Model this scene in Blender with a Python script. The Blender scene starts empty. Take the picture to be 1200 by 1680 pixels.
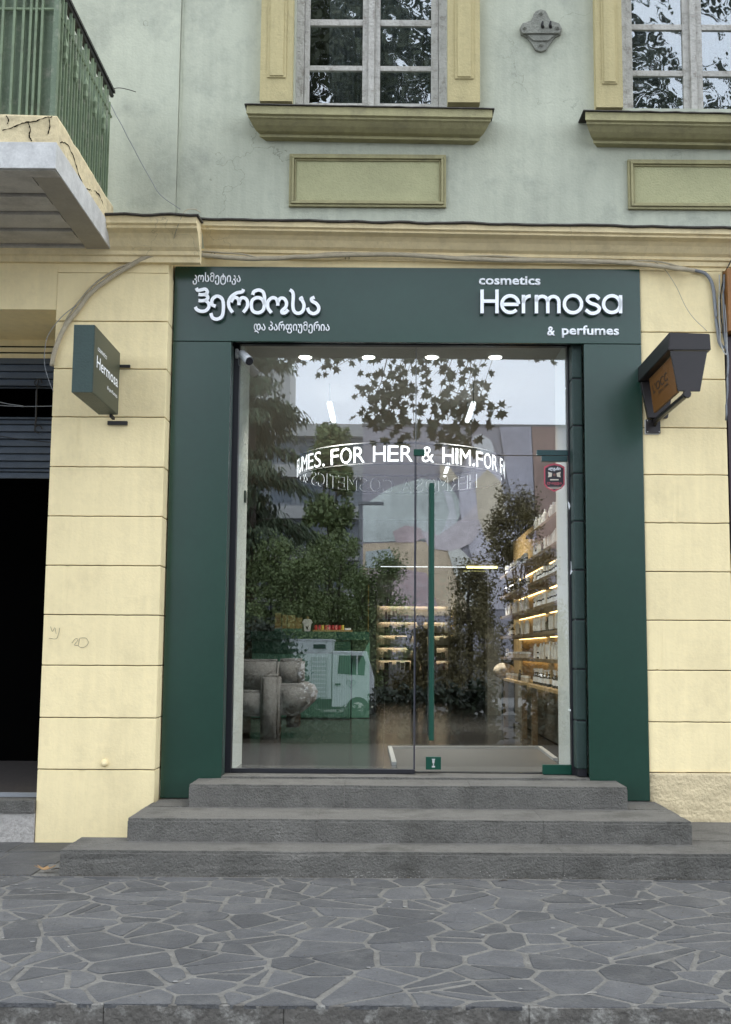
import bpy, bmesh, math, random
from mathutils import Vector, Matrix, noise
rnd = random.Random(7)
PI = math.pi
SC = bpy.context.scene
COL = SC.collection
# ------------------------------------------------------------------ camera
CAM_Y, CAM_Z = -10.03, 1.6
F, CX, CY = 1925.0, 635.0, 840.0
TILT, ROLL = math.atan(228 / 1925), 0.0065
cam = bpy.data.objects.new('camera', bpy.data.cameras.new('camera'))
COL.objects.link(cam)
ROT = Matrix.Rotation(PI / 2 + TILT, 3, 'X') @ Matrix.Rotation(ROLL, 3, 'Z')
cam.matrix_world = Matrix.Translation((0, CAM_Y, CAM_Z)) @ ROT.to_4x4()
cam.data.sensor_fit = 'HORIZONTAL'; cam.data.sensor_width = 36
cam.data.lens = F / 1200 * 36
cam.data.shift_x = (600 - CX) / 1200
cam.data.clip_end = 600
SC.camera = cam
# ------------------------------------------------------------------ world, sun, exposure
SUN_EL, SUN_AZ = math.radians(62), math.radians(95)     # high, beyond the right end of the facade, veiled by cloud
w = bpy.data.worlds.new('World'); SC.world = w; w.use_nodes = True
nt = w.node_tree; nt.nodes.clear()
out = nt.nodes.new('ShaderNodeOutputWorld'); bg = nt.nodes.new('ShaderNodeBackground')
sky = nt.nodes.new('ShaderNodeTexSky'); sky.sky_type = 'NISHITA'; sky.sun_disc = False
sky.sun_elevation = SUN_EL; sky.sun_rotation = SUN_AZ; sky.air_density = 1.2; sky.dust_density = 4
tc = nt.nodes.new('ShaderNodeTexCoord'); mp = nt.nodes.new('ShaderNodeMapping'); mp.inputs['Scale'].default_value = (1.6, 1.6, 4.5)
cn = nt.nodes.new('ShaderNodeTexNoise'); cn.inputs['Scale'].default_value = 1.7; cn.inputs['Detail'].default_value = 7
cr = nt.nodes.new('ShaderNodeMapRange'); cr.inputs[1].default_value = .3; cr.inputs[2].default_value = .68; cr.inputs[3].default_value = .72; cr.inputs[4].default_value = 1.0
cl = nt.nodes.new('ShaderNodeMix'); cl.data_type = 'RGBA'; cl.inputs[6].default_value = (14.2, 17, 22, 1); cl.inputs[7].default_value = (20.5, 22.4, 25.4, 1)
mx = nt.nodes.new('ShaderNodeMix'); mx.data_type = 'RGBA'; mx.inputs[0].default_value = .86
L = nt.links.new
L(tc.outputs['Generated'], mp.inputs[0]); L(mp.outputs[0], cn.inputs['Vector']); L(cn.outputs[0], cr.inputs[0]); L(cr.outputs[0], cl.inputs[0])
L(sky.outputs[0], mx.inputs[6]); L(cl.outputs[2], mx.inputs[7]); L(mx.outputs[2], bg.inputs[0])
bg.inputs[1].default_value = .105
L(bg.outputs[0], out.inputs[0])
sun = bpy.data.objects.new('sun', bpy.data.lights.new('sun', 'SUN')); COL.objects.link(sun)
sun.data.energy = .9; sun.data.angle = math.radians(38); sun.data.color = (1, .97, .92)
sd = Vector((math.sin(SUN_AZ) * math.cos(SUN_EL), math.cos(SUN_AZ) * math.cos(SUN_EL), math.sin(SUN_EL)))
sun.rotation_euler = sd.to_track_quat('Z', 'Y').to_euler()
SC.view_settings.view_transform = 'Standard'; SC.view_settings.look = 'None'
SC.view_settings.gamma = 1; SC.view_settings.exposure = 0.33
try: SC.view_settings.use_curve_mapping = False
except Exception: pass

# ------------------------------------------------------------------ projection helpers (photograph pixel -> plane at a depth)
def W(px, py, y):
    """world x, z on the vertical plane at world y"""
    d = ROT @ Vector(((px - CX) / F, (CY - py) / F, -1)); s = (y - CAM_Y) / d.y
    return d.x * s, CAM_Z + d.z * s
def G(px, py, z=0.):
    """world x, y on the horizontal plane z"""
    d = ROT @ Vector(((px - CX) / F, (CY - py) / F, -1)); s = (z - CAM_Z) / d.z
    return d.x * s, CAM_Y + d.y * s
GLASS_Y = .50
def RV(px, py, Z):
    """point across the street whose mirror image in the glass stands Z metres away"""
    x, z = W(px, py, CAM_Y + Z)
    return Vector((x, 2 * GLASS_Y - (CAM_Y + Z), z))

# ------------------------------------------------------------------ materials
MATS = {}
def mat(name, col, rough=.8, metal=0., var=.0, vscale=6., bump=0., bscale=60., spec=.5, streak=0., crack=0., speck=0., emis=None, estr=0., rndv=0., dirt_or_glow=None, dirt_or_glow_amt=0., dscale=2., coat=0.):
    if name in MATS: return MATS[name]
    m = bpy.data.materials.new(name); m.use_nodes = True; n = m.node_tree.nodes; l = m.node_tree.links.new
    b = n['Principled BSDF']; b.inputs['Roughness'].default_value = rough; b.inputs['Metallic'].default_value = metal
    b.inputs['Specular IOR Level'].default_value = spec; b.inputs['Coat Weight'].default_value = coat
    c = n.new('ShaderNodeRGB'); c.outputs[0].default_value = (*col, 1); cur = c.outputs[0]
    tc = n.new('ShaderNodeTexCoord'); co = tc.outputs['Object']
    geo = n.new('ShaderNodeNewGeometry'); pos = geo.outputs['Position']
    def nz(scale, det=5, vec=pos, ro=.6):
        t = n.new('ShaderNodeTexNoise'); t.inputs['Scale'].default_value = scale; t.inputs['Detail'].default_value = det; t.inputs['Roughness'].default_value = ro; l(vec, t.inputs['Vector']); return t.outputs[0]
    def rng(v, a, b_, c_, d):
        r = n.new('ShaderNodeMapRange'); r.inputs[1].default_value = a; r.inputs[2].default_value = b_; r.inputs[3].default_value = c_; r.inputs[4].default_value = d; l(v, r.inputs[0]); return r.outputs[0]
    def mul(cur, v):
        x = n.new('ShaderNodeVectorMath'); x.operation = 'SCALE'; l(cur, x.inputs[0]); l(v, x.inputs['Scale']); return x.outputs[0]
    def mixc(cur, colr, v):
        x = n.new('ShaderNodeMix'); x.data_type = 'RGBA'; l(v, x.inputs[0]); l(cur, x.inputs[6]); x.inputs[7].default_value = (*colr, 1); return x.outputs[2]
    if var: cur = mul(cur, rng(nz(vscale), .25, .75, 1 - var, 1 + var)); cur = mul(cur, rng(nz(vscale * 9, 4), .3, .7, 1 - var * .5, 1 + var * .5))
    if rndv:
        oi = n.new('ShaderNodeObjectInfo'); cur = mul(cur, rng(oi.outputs['Random'], 0, 1, 1 - rndv, 1 + rndv))
    if streak:
        s = n.new('ShaderNodeMapping'); s.inputs['Scale'].default_value = (7, 7, .45); l(pos, s.inputs[0])
        cur = mul(cur, rng(nz(1.6, 6, s.outputs[0]), .35, .62, 1 - streak, 1))
        cur = mul(cur, rng(nz(.9, 5), .35, .6, 1 - streak * .5, 1))
    if dirt_or_glow: cur = mixc(cur, dirt_or_glow, rng(nz(dscale, 8, pos, .72), .5, .72, 0, dirt_or_glow_amt))
    if speck: cur = mul(cur, rng(nz(260, 2), .3, .7, 1 - speck, 1 + speck))
    hs = []
    if crack:
        v = n.new('ShaderNodeTexVoronoi'); v.feature = 'DISTANCE_TO_EDGE'; v.inputs['Scale'].default_value = 1.1
        ad = n.new('ShaderNodeVectorMath'); ad.operation = 'ADD'; nn = n.new('ShaderNodeTexNoise'); nn.inputs['Scale'].default_value = 3; nn.inputs['Detail'].default_value = 8; l(pos, nn.inputs['Vector'])
        sc_ = n.new('ShaderNodeVectorMath'); sc_.operation = 'SCALE'; sc_.inputs['Scale'].default_value = .9; l(nn.outputs['Color'], sc_.inputs[0]); l(pos, ad.inputs[0]); l(sc_.outputs[0], ad.inputs[1]); l(ad.outputs[0], v.inputs['Vector'])
        line = rng(v.outputs['Distance'], 0, .006, 1, 0)
        msk = rng(nz(.8, 3), .5, .6, 0, crack)
        mm = n.new('ShaderNodeMath'); mm.operation = 'MULTIPLY'; l(line, mm.inputs[0]); l(msk, mm.inputs[1])
        cur = mixc(cur, tuple(x * .35 for x in col), mm.outputs[0])
    l(cur, b.inputs['Base Color'])
    if bump:
        bp = n.new('ShaderNodeBump'); bp.inputs['Strength'].default_value = min(1, bump); bp.inputs['Distance'].default_value = .02
        a = n.new('ShaderNodeMath'); a.operation = 'ADD'; l(nz(bscale, 6), a.inputs[0]); l(nz(bscale / 8, 4), a.inputs[1]); l(a.outputs[0], bp.inputs['Height']); l(bp.outputs[0], b.inputs['Normal'])
    if emis: b.inputs['Emission Color'].default_value = (*emis, 1); b.inputs['Emission Strength'].default_value = estr
    MATS[name] = m; return m

M_UP = mat('pale green plaster', (.475, .488, .378), .9, var=.07, vscale=1.3, bump=.2, bscale=45, streak=.09, crack=.75, dirt_or_glow=(.20, .21, .18), dirt_or_glow_amt=.5, dscale=2.2)
M_YEL = mat('cream painted plaster', (.90, .745, .42), .85, var=.04, vscale=2, bump=.15, bscale=40, streak=.05, rndv=.03, dirt_or_glow=(.5, .4, .22), dirt_or_glow_amt=.3, dscale=2.4)
M_YELR = mat('rough cream plaster', (.66, .54, .33), .95, var=.08, vscale=8, bump=1, bscale=28)
M_COR = mat('dusty cream cornice', (.84, .69, .40), .85, var=.06, vscale=2.5, bump=.25, bscale=30, streak=.08, crack=.6, dirt_or_glow=(.3, .24, .16), dirt_or_glow_amt=.3, dscale=3)
M_OLI = mat('olive painted stucco', (.50, .42, .21), .8, var=.07, vscale=3, bump=.3, bscale=40, streak=.12, dirt_or_glow=(.2, .17, .09), dirt_or_glow_amt=.45, dscale=3)
M_OLG = mat('green olive sill paint', (.36, .325, .165), .75, var=.1, vscale=3, bump=.25, bscale=40, streak=.14, dirt_or_glow=(.12, .11, .07), dirt_or_glow_amt=.5, dscale=4)
M_DGR = mat('dark green coated panel', (.009, .042, .026), .26, var=.08, vscale=2, spec=.7)
M_DGRM = mat('dark green matt paint', (.02, .045, .036), .5, var=.15, vscale=5, bump=.2)
M_BLK = mat('black anodised frame', (.012, .012, .016), .4)
M_DARK = mat('painted dark and joint black', (.002, .002, .002), .95, spec=0)  # near-black paints the dark of unlit spaces; also joints, cracks and soil
M_FLASH = mat('dark bitumen flashing', (.045, .04, .033), .9, bump=.6, bscale=30, var=.3)
M_WHT = mat('white letter acrylic', (.82, .84, .86), .35, emis=(.9, .95, 1), estr=.12)
M_LSIDE = mat('grey letter return', (.20, .23, .25), .4)
M_JAMB = mat('white plastered jamb', (.60, .63, .60), .8, var=.04, vscale=2, dirt_or_glow=(.35, .36, .33), dirt_or_glow_amt=.3)
M_STEP = mat('dark andesite step', (.135, .127, .11), .85, var=.2, vscale=3, bump=1, bscale=60, speck=.45, rndv=.09, dirt_or_glow=(.06, .056, .045), dirt_or_glow_amt=.95, dscale=2.6)
M_SLATE = mat('blue grey slate slab', (.073, .072, .071), .72, var=.2, vscale=4, bump=.8, bscale=45, rndv=.26, dirt_or_glow=(.15, .145, .13), dirt_or_glow_amt=.55, dscale=3)
M_GROUT = mat('sandy grout', (.162, .153, .132), .95, var=.3, vscale=9, bump=.8, bscale=60, dirt_or_glow=(.09, .085, .075), dirt_or_glow_amt=.6, dscale=6)
M_KERB = mat('lichen spotted kerb', (.115, .105, .09), .95, var=.2, vscale=5, bump=1, bscale=30, dirt_or_glow=(.40, .385, .34), dirt_or_glow_amt=.9, dscale=9)
M_ASPH = mat('asphalt', (.045, .045, .046), .9, var=.15, vscale=2, bump=.4)
M_MORT = mat('old white mortar', (.30, .285, .25), .95, var=.2, bump=.8)
M_OLDW = mat('peeling white window paint', (.47, .45, .40), .8, var=.12, vscale=8, bump=.6, bscale=50, dirt_or_glow=(.16, .13, .1), dirt_or_glow_amt=.8, dscale=14)
M_BALG = mat('green painted steel', (.13, .175, .105), .6, var=.15, vscale=4, dirt_or_glow=(.34, .33, .25), dirt_or_glow_amt=.8, dscale=9, bump=.2)
M_BALGL = mat('worn light green bars', (.17, .22, .125), .6, var=.15, vscale=8, dirt_or_glow=(.05, .05, .03), dirt_or_glow_amt=.6, dscale=9)
M_BALS = mat('cracked cream balcony plaster', (.66, .55, .33), .9, var=.1, vscale=4, bump=.7, bscale=18, crack=1, dirt_or_glow=(.36, .3, .2), dirt_or_glow_amt=.7, dscale=5)
M_ZINC = mat('galvanised sheet', (.54, .53, .50), .6, metal=.1, var=.2, vscale=6, bump=.25, bscale=12)
M_SOFF = mat('grey soffit board', (.52, .48, .41), .7, var=.15, vscale=5, dirt_or_glow=(.2, .17, .13), dirt_or_glow_amt=.5, dscale=4)
M_SLAT = mat('blue grey painted board', (.075, .092, .115), .6, var=.15, vscale=6, rndv=.15, bump=.2)
M_IRON = mat('dark iron', (.03, .028, .026), .6, metal=.3, var=.2)
M_CAST = mat('painted cast iron', (.22, .22, .18), .8, var=.2, vscale=12, bump=.7, bscale=40)
M_CABLE = mat('cream painted cable', (.42, .36, .25), .8, var=.15, vscale=20)
M_CABG = mat('grey cable', (.22, .23, .24), .6)
M_CABK = mat('black cable', (.02, .02, .02), .6)
M_BROWN = mat('dark brown lantern steel', (.015, .011, .010), .38, var=.2, vscale=8)
M_ORNG = mat('orange sign face', (.17, .065, .005), .5, var=.08)
M_CAMW = mat('white camera housing', (.75, .76, .76), .35)
M_HAND = mat('green enamel handle', (.003, .055, .033), .45, spec=.3)
M_TILE = mat('dark polished floor tile', (.055, .052, .048), .16, var=.2, vscale=2.5, rndv=.1)
M_MATF = mat('grey entrance mat tile', (.06, .056, .048), .5, var=.1)
M_CEIL = mat('shop ceiling paint', (.50, .48, .44), .9)
M_IWALL = mat('olive brown shop wall', (.12, .105, .075), .8, var=.15, vscale=2)
M_WOOD = mat('honey oak board', (.33, .215, .085), .5, var=.15, vscale=6, rndv=.08)
M_WOODD = mat('brown oak shelf', (.12, .08, .04), .5, var=.15, vscale=6)
M_SOFA = mat('grey woven upholstery', (.23, .225, .22), .95, var=.1, vscale=10, bump=.6, bscale=200)
M_CTR = mat('green ribbed counter', (.07, .18, .13), .4, var=.06)
M_CTRT = mat('dark green counter top', (.01, .05, .033), .3)
M_LEAFP = mat('plane leaf', (.045, .055, .022), .6, var=.3, vscale=3)
M_LEAFG = mat('bush leaf', (.16, .21, .08), .6, var=.4, vscale=2)
M_LEAFB = mat('autumn bush leaf', (.18, .15, .065), .6, var=.4, vscale=2)
M_LEAFD = mat('dark hedge leaf', (.022, .035, .016), .6, var=.3, vscale=2)
M_NEED = mat('cedar needles', (.08, .11, .06), .8, var=.3, vscale=2)
M_BARK = mat('bark', (.08, .065, .05), .9, var=.3, bump=.8)
M_LED = mat('warm led strip', (1, .8, .4), .5, emis=(1, .68, .28), estr=5)
M_LEDY = mat('yellow led strip', (1, .9, .4), .5, emis=(1, .88, .35), estr=3)
M_LEDW = mat('white led tube', (1, 1, 1), .5, emis=(.92, .96, 1), estr=1.6)
M_DOWN = mat('downlight lens', (1, 1, 1), .5, emis=(1, .97, .9), estr=14)
M_RINGL = mat('lit ring letter', (1, 1, 1), .5, emis=(.95, .97, 1), estr=1.8)
M_RINGB = mat('ring letter back', (.05, .05, .05), .6)
def glassmat(name, refl, tint=(1, 1, 1), wave=0., wscale=3.):
    m = bpy.data.materials.new(name); m.use_nodes = True; n = m.node_tree.nodes; l = m.node_tree.links.new; n.clear()
    o = n.new('ShaderNodeOutputMaterial'); mxs = n.new('ShaderNodeMixShader'); t = n.new('ShaderNodeBsdfTransparent'); g = n.new('ShaderNodeBsdfGlossy')
    t.inputs[0].default_value = (*tint, 1); g.inputs['Roughness'].default_value = 0; g.inputs[0].default_value = (1, 1, 1, 1)
    mxs.inputs[0].default_value = refl; l(t.outputs[0], mxs.inputs[1]); l(g.outputs[0], mxs.inputs[2]); l(mxs.outputs[0], o.inputs[0])
    if wave:
        ge = n.new('ShaderNodeNewGeometry'); tx = n.new('ShaderNodeTexNoise'); tx.inputs['Scale'].default_value = wscale; tx.inputs['Detail'].default_value = 2; l(ge.outputs['Position'], tx.inputs['Vector'])
        b = n.new('ShaderNodeBump'); b.inputs['Distance'].default_value = wave; b.inputs['Strength'].default_value = 1; l(tx.outputs[0], b.inputs['Height']); l(b.outputs[0], g.inputs['Normal'])
    return m
M_GLASS = glassmat('shop glass', .165, (.97, .99, .98))
M_OLDG = glassmat('old wavy window glass', .165, (.8, .85, .85), wave=.016, wscale=2.0)
M_INTG = glassmat('interior partition glass', .06, (.8, .88, .86))

# ------------------------------------------------------------------ mesh helpers
def link(o): COL.objects.link(o); return o
def setp(o, label=None, cat=None, group=None, kind=None):
    if label: o['label'] = label
    if cat: o['category'] = cat
    if group: o['group'] = group
    if kind: o['kind'] = kind
    return o
def thing(name, label, cat, loc=(0, 0, 0), group=None):
    o = bpy.data.objects.new(name, None); o.location = loc; o.empty_display_size = .1; link(o)
    return setp(o, label, cat, group)
def obj(name, bm, m, parent=None, smooth=False, bevel=0, mats=None):
    if bevel:
        bmesh.ops.bevel(bm, geom=list(bm.edges), offset=bevel, segments=2, affect='EDGES', profile=.6, clamp_overlap=True)
    bmesh.ops.recalc_face_normals(bm, faces=list(bm.faces))
    me = bpy.data.meshes.new(name); bm.to_mesh(me); bm.free()
    for x in (mats or [m]): me.materials.append(x)
    if smooth: me.shade_smooth()
    o = bpy.data.objects.new(name, me); link(o)
    if parent:
        o.parent = parent
        p = parent; loc = Vector(p.location)
        if p.parent: loc = loc + Vector(p.parent.location)
        o.location = -loc        # meshes are built in world space
    return o
def own_origin(o):
    """move a top-level mesh object's origin to its centre base"""
    me = o.data; xs = [v.co for v in me.vertices]
    c = Vector((sum(v.x for v in xs) / len(xs), sum(v.y for v in xs) / len(xs), min(v.z for v in xs)))
    me.transform(Matrix.Translation(-c)); o.location = Vector(o.location) + c; return o
def B(): return bmesh.new()
def box(bm, x0, x1, y0, y1, z0, z1, mi=0, skew=0.):
    vs = [bm.verts.new((x, y, z + skew * x)) for z in (z0, z1) for y in (y0, y1) for x in (x0, x1)]
    for f in ((0, 1, 3, 2), (4, 6, 7, 5), (0, 4, 5, 1), (2, 3, 7, 6), (0, 2, 6, 4), (1, 5, 7, 3)):
        fa = bm.faces.new([vs[i] for i in f]); fa.material_index = mi
    return bm
def prism(bm, pts, vec, mi=0):
    vec = Vector(vec); a = [bm.verts.new(p) for p in pts]; b = [bm.verts.new(Vector(p) + vec) for p in pts]; n = len(pts)
    bm.faces.new(a).material_index = mi; bm.faces.new(b[::-1]).material_index = mi
    for i in range(n): bm.faces.new((a[i], b[i], b[(i + 1) % n], a[(i + 1) % n])).material_index = mi
    return bm
def profx(bm, prof, x0, x1, skew=0., mitre0=0., mitre1=0., yb=0.):
    """extrude a (y,z) profile along x; mitre = how much x shifts per metre of y forward of yb"""
    a = [bm.verts.new((x0 + mitre0 * (yb - y), y, z + skew * x0)) for y, z in prof]; b = [bm.verts.new((x1 + mitre1 * (yb - y), y, z + skew * x1)) for y, z in prof]; n = len(prof)
    bm.faces.new(a); bm.faces.new(b[::-1])
    for i in range(n): bm.faces.new((a[i], b[i], b[(i + 1) % n], a[(i + 1) % n]))
    return bm
def tube(bm, pts, r, seg=6, caps=True):
    pts = [Vector(p) for p in pts]; rings = []; up = Vector((0, 0, 1)); n = len(pts)
    for i, p in enumerate(pts):
        t = (pts[min(i + 1, n - 1)] - pts[max(i - 1, 0)]).normalized()
        s = t.cross(up)
        if s.length < .05: s = t.cross(Vector((0, 1, 0)))
        s.normalize(); u = s.cross(t); rr = r[i] if isinstance(r, (list, tuple)) else r
        rings.append([bm.verts.new(p + (s * math.cos(a) + u * math.sin(a)) * rr) for a in [2 * PI * k / seg for k in range(seg)]])
    for a, b in zip(rings, rings[1:]):
        for k in range(seg): bm.faces.new((a[k], a[(k + 1) % seg], b[(k + 1) % seg], b[k]))
    if caps: bm.faces.new(rings[0][::-1]); bm.faces.new(rings[-1])
    return bm
def lathe(bm, prof, c=(0, 0, 0), seg=16, axis='Z', mi=0):
    c = Vector(c); rings = []
    for r, h in prof:
        ring = []
        for k in range(seg):
            a = 2 * PI * k / seg; u, v = r * math.cos(a), r * math.sin(a)
            ring.append(bm.verts.new(c + (Vector((u, v, h)) if axis == 'Z' else Vector((u, h, v)) if axis == 'Y' else Vector((h, u, v)))))
        rings.append(ring)
    for a, b in zip(rings, rings[1:]):
        for k in range(seg): bm.faces.new((a[k], a[(k + 1) % seg], b[(k + 1) % seg], b[k])).material_index = mi
    bm.faces.new(rings[0][::-1]).material_index = mi; bm.faces.new(rings[-1]).material_index = mi
    return bm
def smoothpts(pts, n=6):
    P = [Vector(p) for p in pts]; o = []
    if len(P) < 3: return P
    Q = [2 * P[0] - P[1]] + P + [2 * P[-1] - P[-2]]
    for i in range(1, len(Q) - 2):
        a, b, c, d = Q[i - 1:i + 3]
        for k in range(n):
            t = k / n; o.append(.5 * ((2 * b) + (c - a) * t + (2 * a - 5 * b + 4 * c - d) * t * t + (3 * b - a - 3 * c + d) * t ** 3))
    o.append(P[-1]); return o
def ribbon(bm, pts, wd, y0, y1, toworld, n=6, mi_f=0, mi_s=1, sm=True):
    """2-D stroke -> raised letter stroke between y0 (front) and y1 (back)"""
    P = smoothpts([Vector((*p, 0)) for p in pts], n) if sm else [Vector((*p, 0)) for p in pts]
    L_, R_ = [], []; N = len(P)
    for i, p in enumerate(P):
        t = (P[min(i + 1, N - 1)] - P[max(i - 1, 0)]).normalized(); s = Vector((-t.y, t.x, 0)) * wd / 2
        L_.append(p + s); R_.append(p - s)
    vf = [[bm.verts.new(toworld(q.x, q.y, y0)) for q in S] for S in (L_, R_)]
    vb = [[bm.verts.new(toworld(q.x, q.y, y1)) for q in S] for S in (L_, R_)]
    for i in range(N - 1):
        bm.faces.new((vf[0][i], vf[0][i + 1], vf[1][i + 1], vf[1][i])).material_index = mi_f
        bm.faces.new((vf[0][i], vb[0][i], vb[0][i + 1], vf[0][i + 1])).material_index = mi_s
        bm.faces.new((vf[1][i], vf[1][i + 1], vb[1][i + 1], vb[1][i])).material_index = mi_s
    for e in (0, N - 1): bm.faces.new((vf[0][e], vf[1][e], vb[1][e], vb[0][e])).material_index = mi_s
def text_bm(s, size=1., extrude=.0, bold=0., align='LEFT', space=1.):
    cu = bpy.data.curves.new('t', 'FONT'); cu.body = s; cu.size = size; cu.extrude = extrude; cu.offset = bold; cu.resolution_u = 3; cu.align_x = align; cu.space_character = space
    o = bpy.data.objects.new('t', cu); COL.objects.link(o); bpy.context.view_layer.update()
    me = bpy.data.meshes.new_from_object(o.evaluated_get(bpy.context.evaluated_depsgraph_get()))
    bm = bmesh.new(); bm.from_mesh(me); bpy.data.objects.remove(o); bpy.data.curves.remove(cu); bpy.data.meshes.remove(me)
    return bm
def fit_text(bm, x0, x1, z0, z1, y, depth_dir=1, slope=0.):
    """put flat text (made in xy) on a y plane, filling the box"""
    xs = [v.co.x for v in bm.verts]; ys = [v.co.y for v in bm.verts]; a, b, c, d = min(xs), max(xs), min(ys), max(ys)
    for v in bm.verts:
        u = (v.co.x - a) / (b - a); t = (v.co.y - c) / (d - c); zz = v.co.z
        v.co = Vector((x0 + u * (x1 - x0), y - zz * depth_dir, z0 + t * (z1 - z0) + slope * u))
    return bm
def wpx(px, py, y): x, z = W(px, py, y); return Vector((x, y, z))

# ================================================================== THE SETTING
YL, YR = 0.0, .22            # left part of the facade stands forward of the right part
YP = .20                     # face of the green surround
# --- road and pavement
KY = G(640, 1650)[1]         # kerb edge
S1Y = G(640, 1440)[1]        # front of the lowest step
bm = B(); box(bm, -60, 60, -75, KY + .1, -.6, -.17); setp(obj('road', bm, M_ASPH), kind='structure')
bm = box(B(), -14, 16, -11.6, -6.3, -.2, -.15); setp(obj('added_shade_strip', bm, mat('painted shade ground', (.028, .024, .018), .95, var=.3, bump=.6)), kind='structure')  # dark sheet added so the road mirrored low in the glass reads shaded
bm = B(); box(bm, -7, 9, KY + .03, 3, -.5, -.004); pav = setp(obj('pavement', bm, M_GROUT), kind='structure')
bm = B(); box(bm, -40, 40, -31, -19.6, -.17, -.02); setp(obj('far_pavement', bm, mat('far paving', (.2, .2, .19), .9, var=.1)), kind='structure')
bm = B(); box(bm, -40, -7, KY + .02, 3, -.5, -.006); box(bm, 9, 40, KY + .02, 3, -.5, -.006); setp(obj('side_pavement', bm, M_SLATE), kind='structure')

def clip(poly, n, d):
    o = []
    for i in range(len(poly)):
        a, b = poly[i], poly[(i + 1) % len(poly)]; da, db = a.dot(n) - d, b.dot(n) - d
        if da <= 0: o.append(a)
        if (da < 0) != (db < 0): o.append(a + (b - a) * (da / (da - db)))
    return o
def area(p): return abs(sum(p[i].x * p[(i + 1) % len(p)].y - p[(i + 1) % len(p)].x * p[i].y for i in range(len(p)))) / 2
def crazy(x0, x1, y0, y1, step, seed):
    r = random.Random(seed); seeds = []; j = 0; y = y0 - step
    while y < y1 + step:
        x = x0 - step + (j % 2) * step * .6
        while x < x1 + step:
            seeds.append(Vector((x + r.uniform(-.5, .5) * step * 1.5, y + r.uniform(-.47, .47) * step * .95)))
            x += step * r.uniform(.95, 1.4)
        y += step * .92; j += 1
    cells = []
    for s in seeds:
        poly = [Vector(p) for p in ((x0, y0), (x1, y0), (x1, y1), (x0, y1))]
        for t in sorted(seeds, key=lambda q: (q - s).length_squared)[1:18]:
            n = (t - s); m = (s + t) / 2; poly = clip(poly, n, m.dot(n))
            if len(poly) < 3: break
        if len(poly) < 3 or area(poly) < .004: continue
        if r.random() < .5 and area(poly) > step * step * .6:      # some stones are broken in two
            c = sum(poly, Vector((0, 0))) / len(poly); a = r.uniform(0, PI); n = Vector((math.cos(a), math.sin(a)))
            cells += [clip(poly, n, c.dot(n)), clip(poly, -n, -c.dot(n))]
        else: cells.append(poly)
    outp = []
    for poly in cells:
        c = sum(poly, Vector((0, 0))) / len(poly); q = poly
        for i in range(len(poly)):
            a, b = poly[i], poly[(i + 1) % len(poly)]; e = b - a
            if e.length < 1e-4: continue
            n = Vector((e.y, -e.x)).normalized()
            if (c - a).dot(n) > 0: n = -n
            edge = (abs(a.y - y0) < 1e-4 and abs(b.y - y0) < 1e-4)
            q = clip(q, n, a.dot(n) - (.001 if edge else r.uniform(.006, .020)))
            if len(q) < 3: break
        if len(q) < 3 or area(q) < .003: continue
        # irregular broken edges
        z = []
        for i in range(len(q)):
            a, b = q[i], q[(i + 1) % len(q)]; L0 = (b - a).length
            if L0 < .01: z.append(a); continue
            z.append(a + (b - a) * min(.25, .014 / L0)); k = max(1, int(L0 / .09)); nn = Vector((-(b - a).y, (b - a).x)).normalized()
            for m_ in range(1, k):
                p = a + (b - a) * (m_ / k); z.append(p + nn * r.uniform(-.006, .006) * (0 if abs(p.y - y0) < .01 else 1))
            z.append(b - (b - a) * min(.25, .014 / L0))
        outp.append(z)
    return outp
def stone(name, poly, zt, zb, m, parent, r, sl=.007):
    bm = B(); c = sum(poly, Vector((0, 0))) / len(poly); dx, dy = r.uniform(-.012, .012), r.uniform(-.012, .012)
    top = []; 
    for p in poly:
        d = (c - p); q = p + d.normalized() * min(sl, d.length * .3)
        top.append(bm.verts.new((q.x, q.y, zt + dx * (q.x - c.x) + dy * (q.y - c.y))))
    mid = [bm.verts.new((p.x, p.y, zt - .004 + dx * (p.x - c.x) + dy * (p.y - c.y))) for p in poly]
    bot = [bm.verts.new((p.x, p.y, zb)) for p in poly]; n = len(poly)
    bm.faces.new(top)
    for i in range(n):
        j = (i + 1) % n; bm.faces.new((mid[i], mid[j], top[j], top[i])); bm.faces.new((bot[i], bot[j], mid[j], mid[i]))
    return obj(name, bm, m, parent)
r_ = random.Random(5)
for poly in crazy(-3.15, 3.55, KY + .002, S1Y - .03, .275, 23): stone('paving_stone', poly, .0 + r_.uniform(-.0015, .0025), -.02, M_SLATE, pav, r_)
# larger rectangular slabs by the left doorway and beside the right end of the steps
def slab_rows(x0, x1, y0, y1, rows, seed):
    r = random.Random(seed); h = (y1 - y0) / rows
    for k in range(rows):
        x = x0 - r.uniform(0, .4)
        while x < x1:
            wd = r.uniform(.4, .75); a, b = max(x, x0) + .006, min(x + wd, x1) - .006; x += wd
            if b - a < .05: continue
            stone('paving_slab', [Vector(p) for p in ((a, y0 + k * h + .006), (b, y0 + k * h + .005), (b, y0 + (k + 1) * h - .006), (a, y0 + (k + 1) * h - .005))], r.uniform(-.001, .003), -.02, M_SLATE, pav, r, .004)
slab_rows(-5.6, -2.46, S1Y - .03, -.01, 3, 3)
slab_rows(3.05, 5.5, S1Y - .03, YR - .02, 3, 4)
r_ = random.Random(77); bm = B()
for k in range(60):
    x, y = r_.uniform(-2.8, 3.2), r_.uniform(KY + .1, S1Y - .1); lathe(bm, [(r_.uniform(.006, .016), .0025), (.004, .0045)], (x, y, 0), 8)
obj('gum_spots', bm, mat('old gum', (.2, .195, .18), .9, var=.3), pav)['kind'] = 'stuff'
bm = B()
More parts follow.
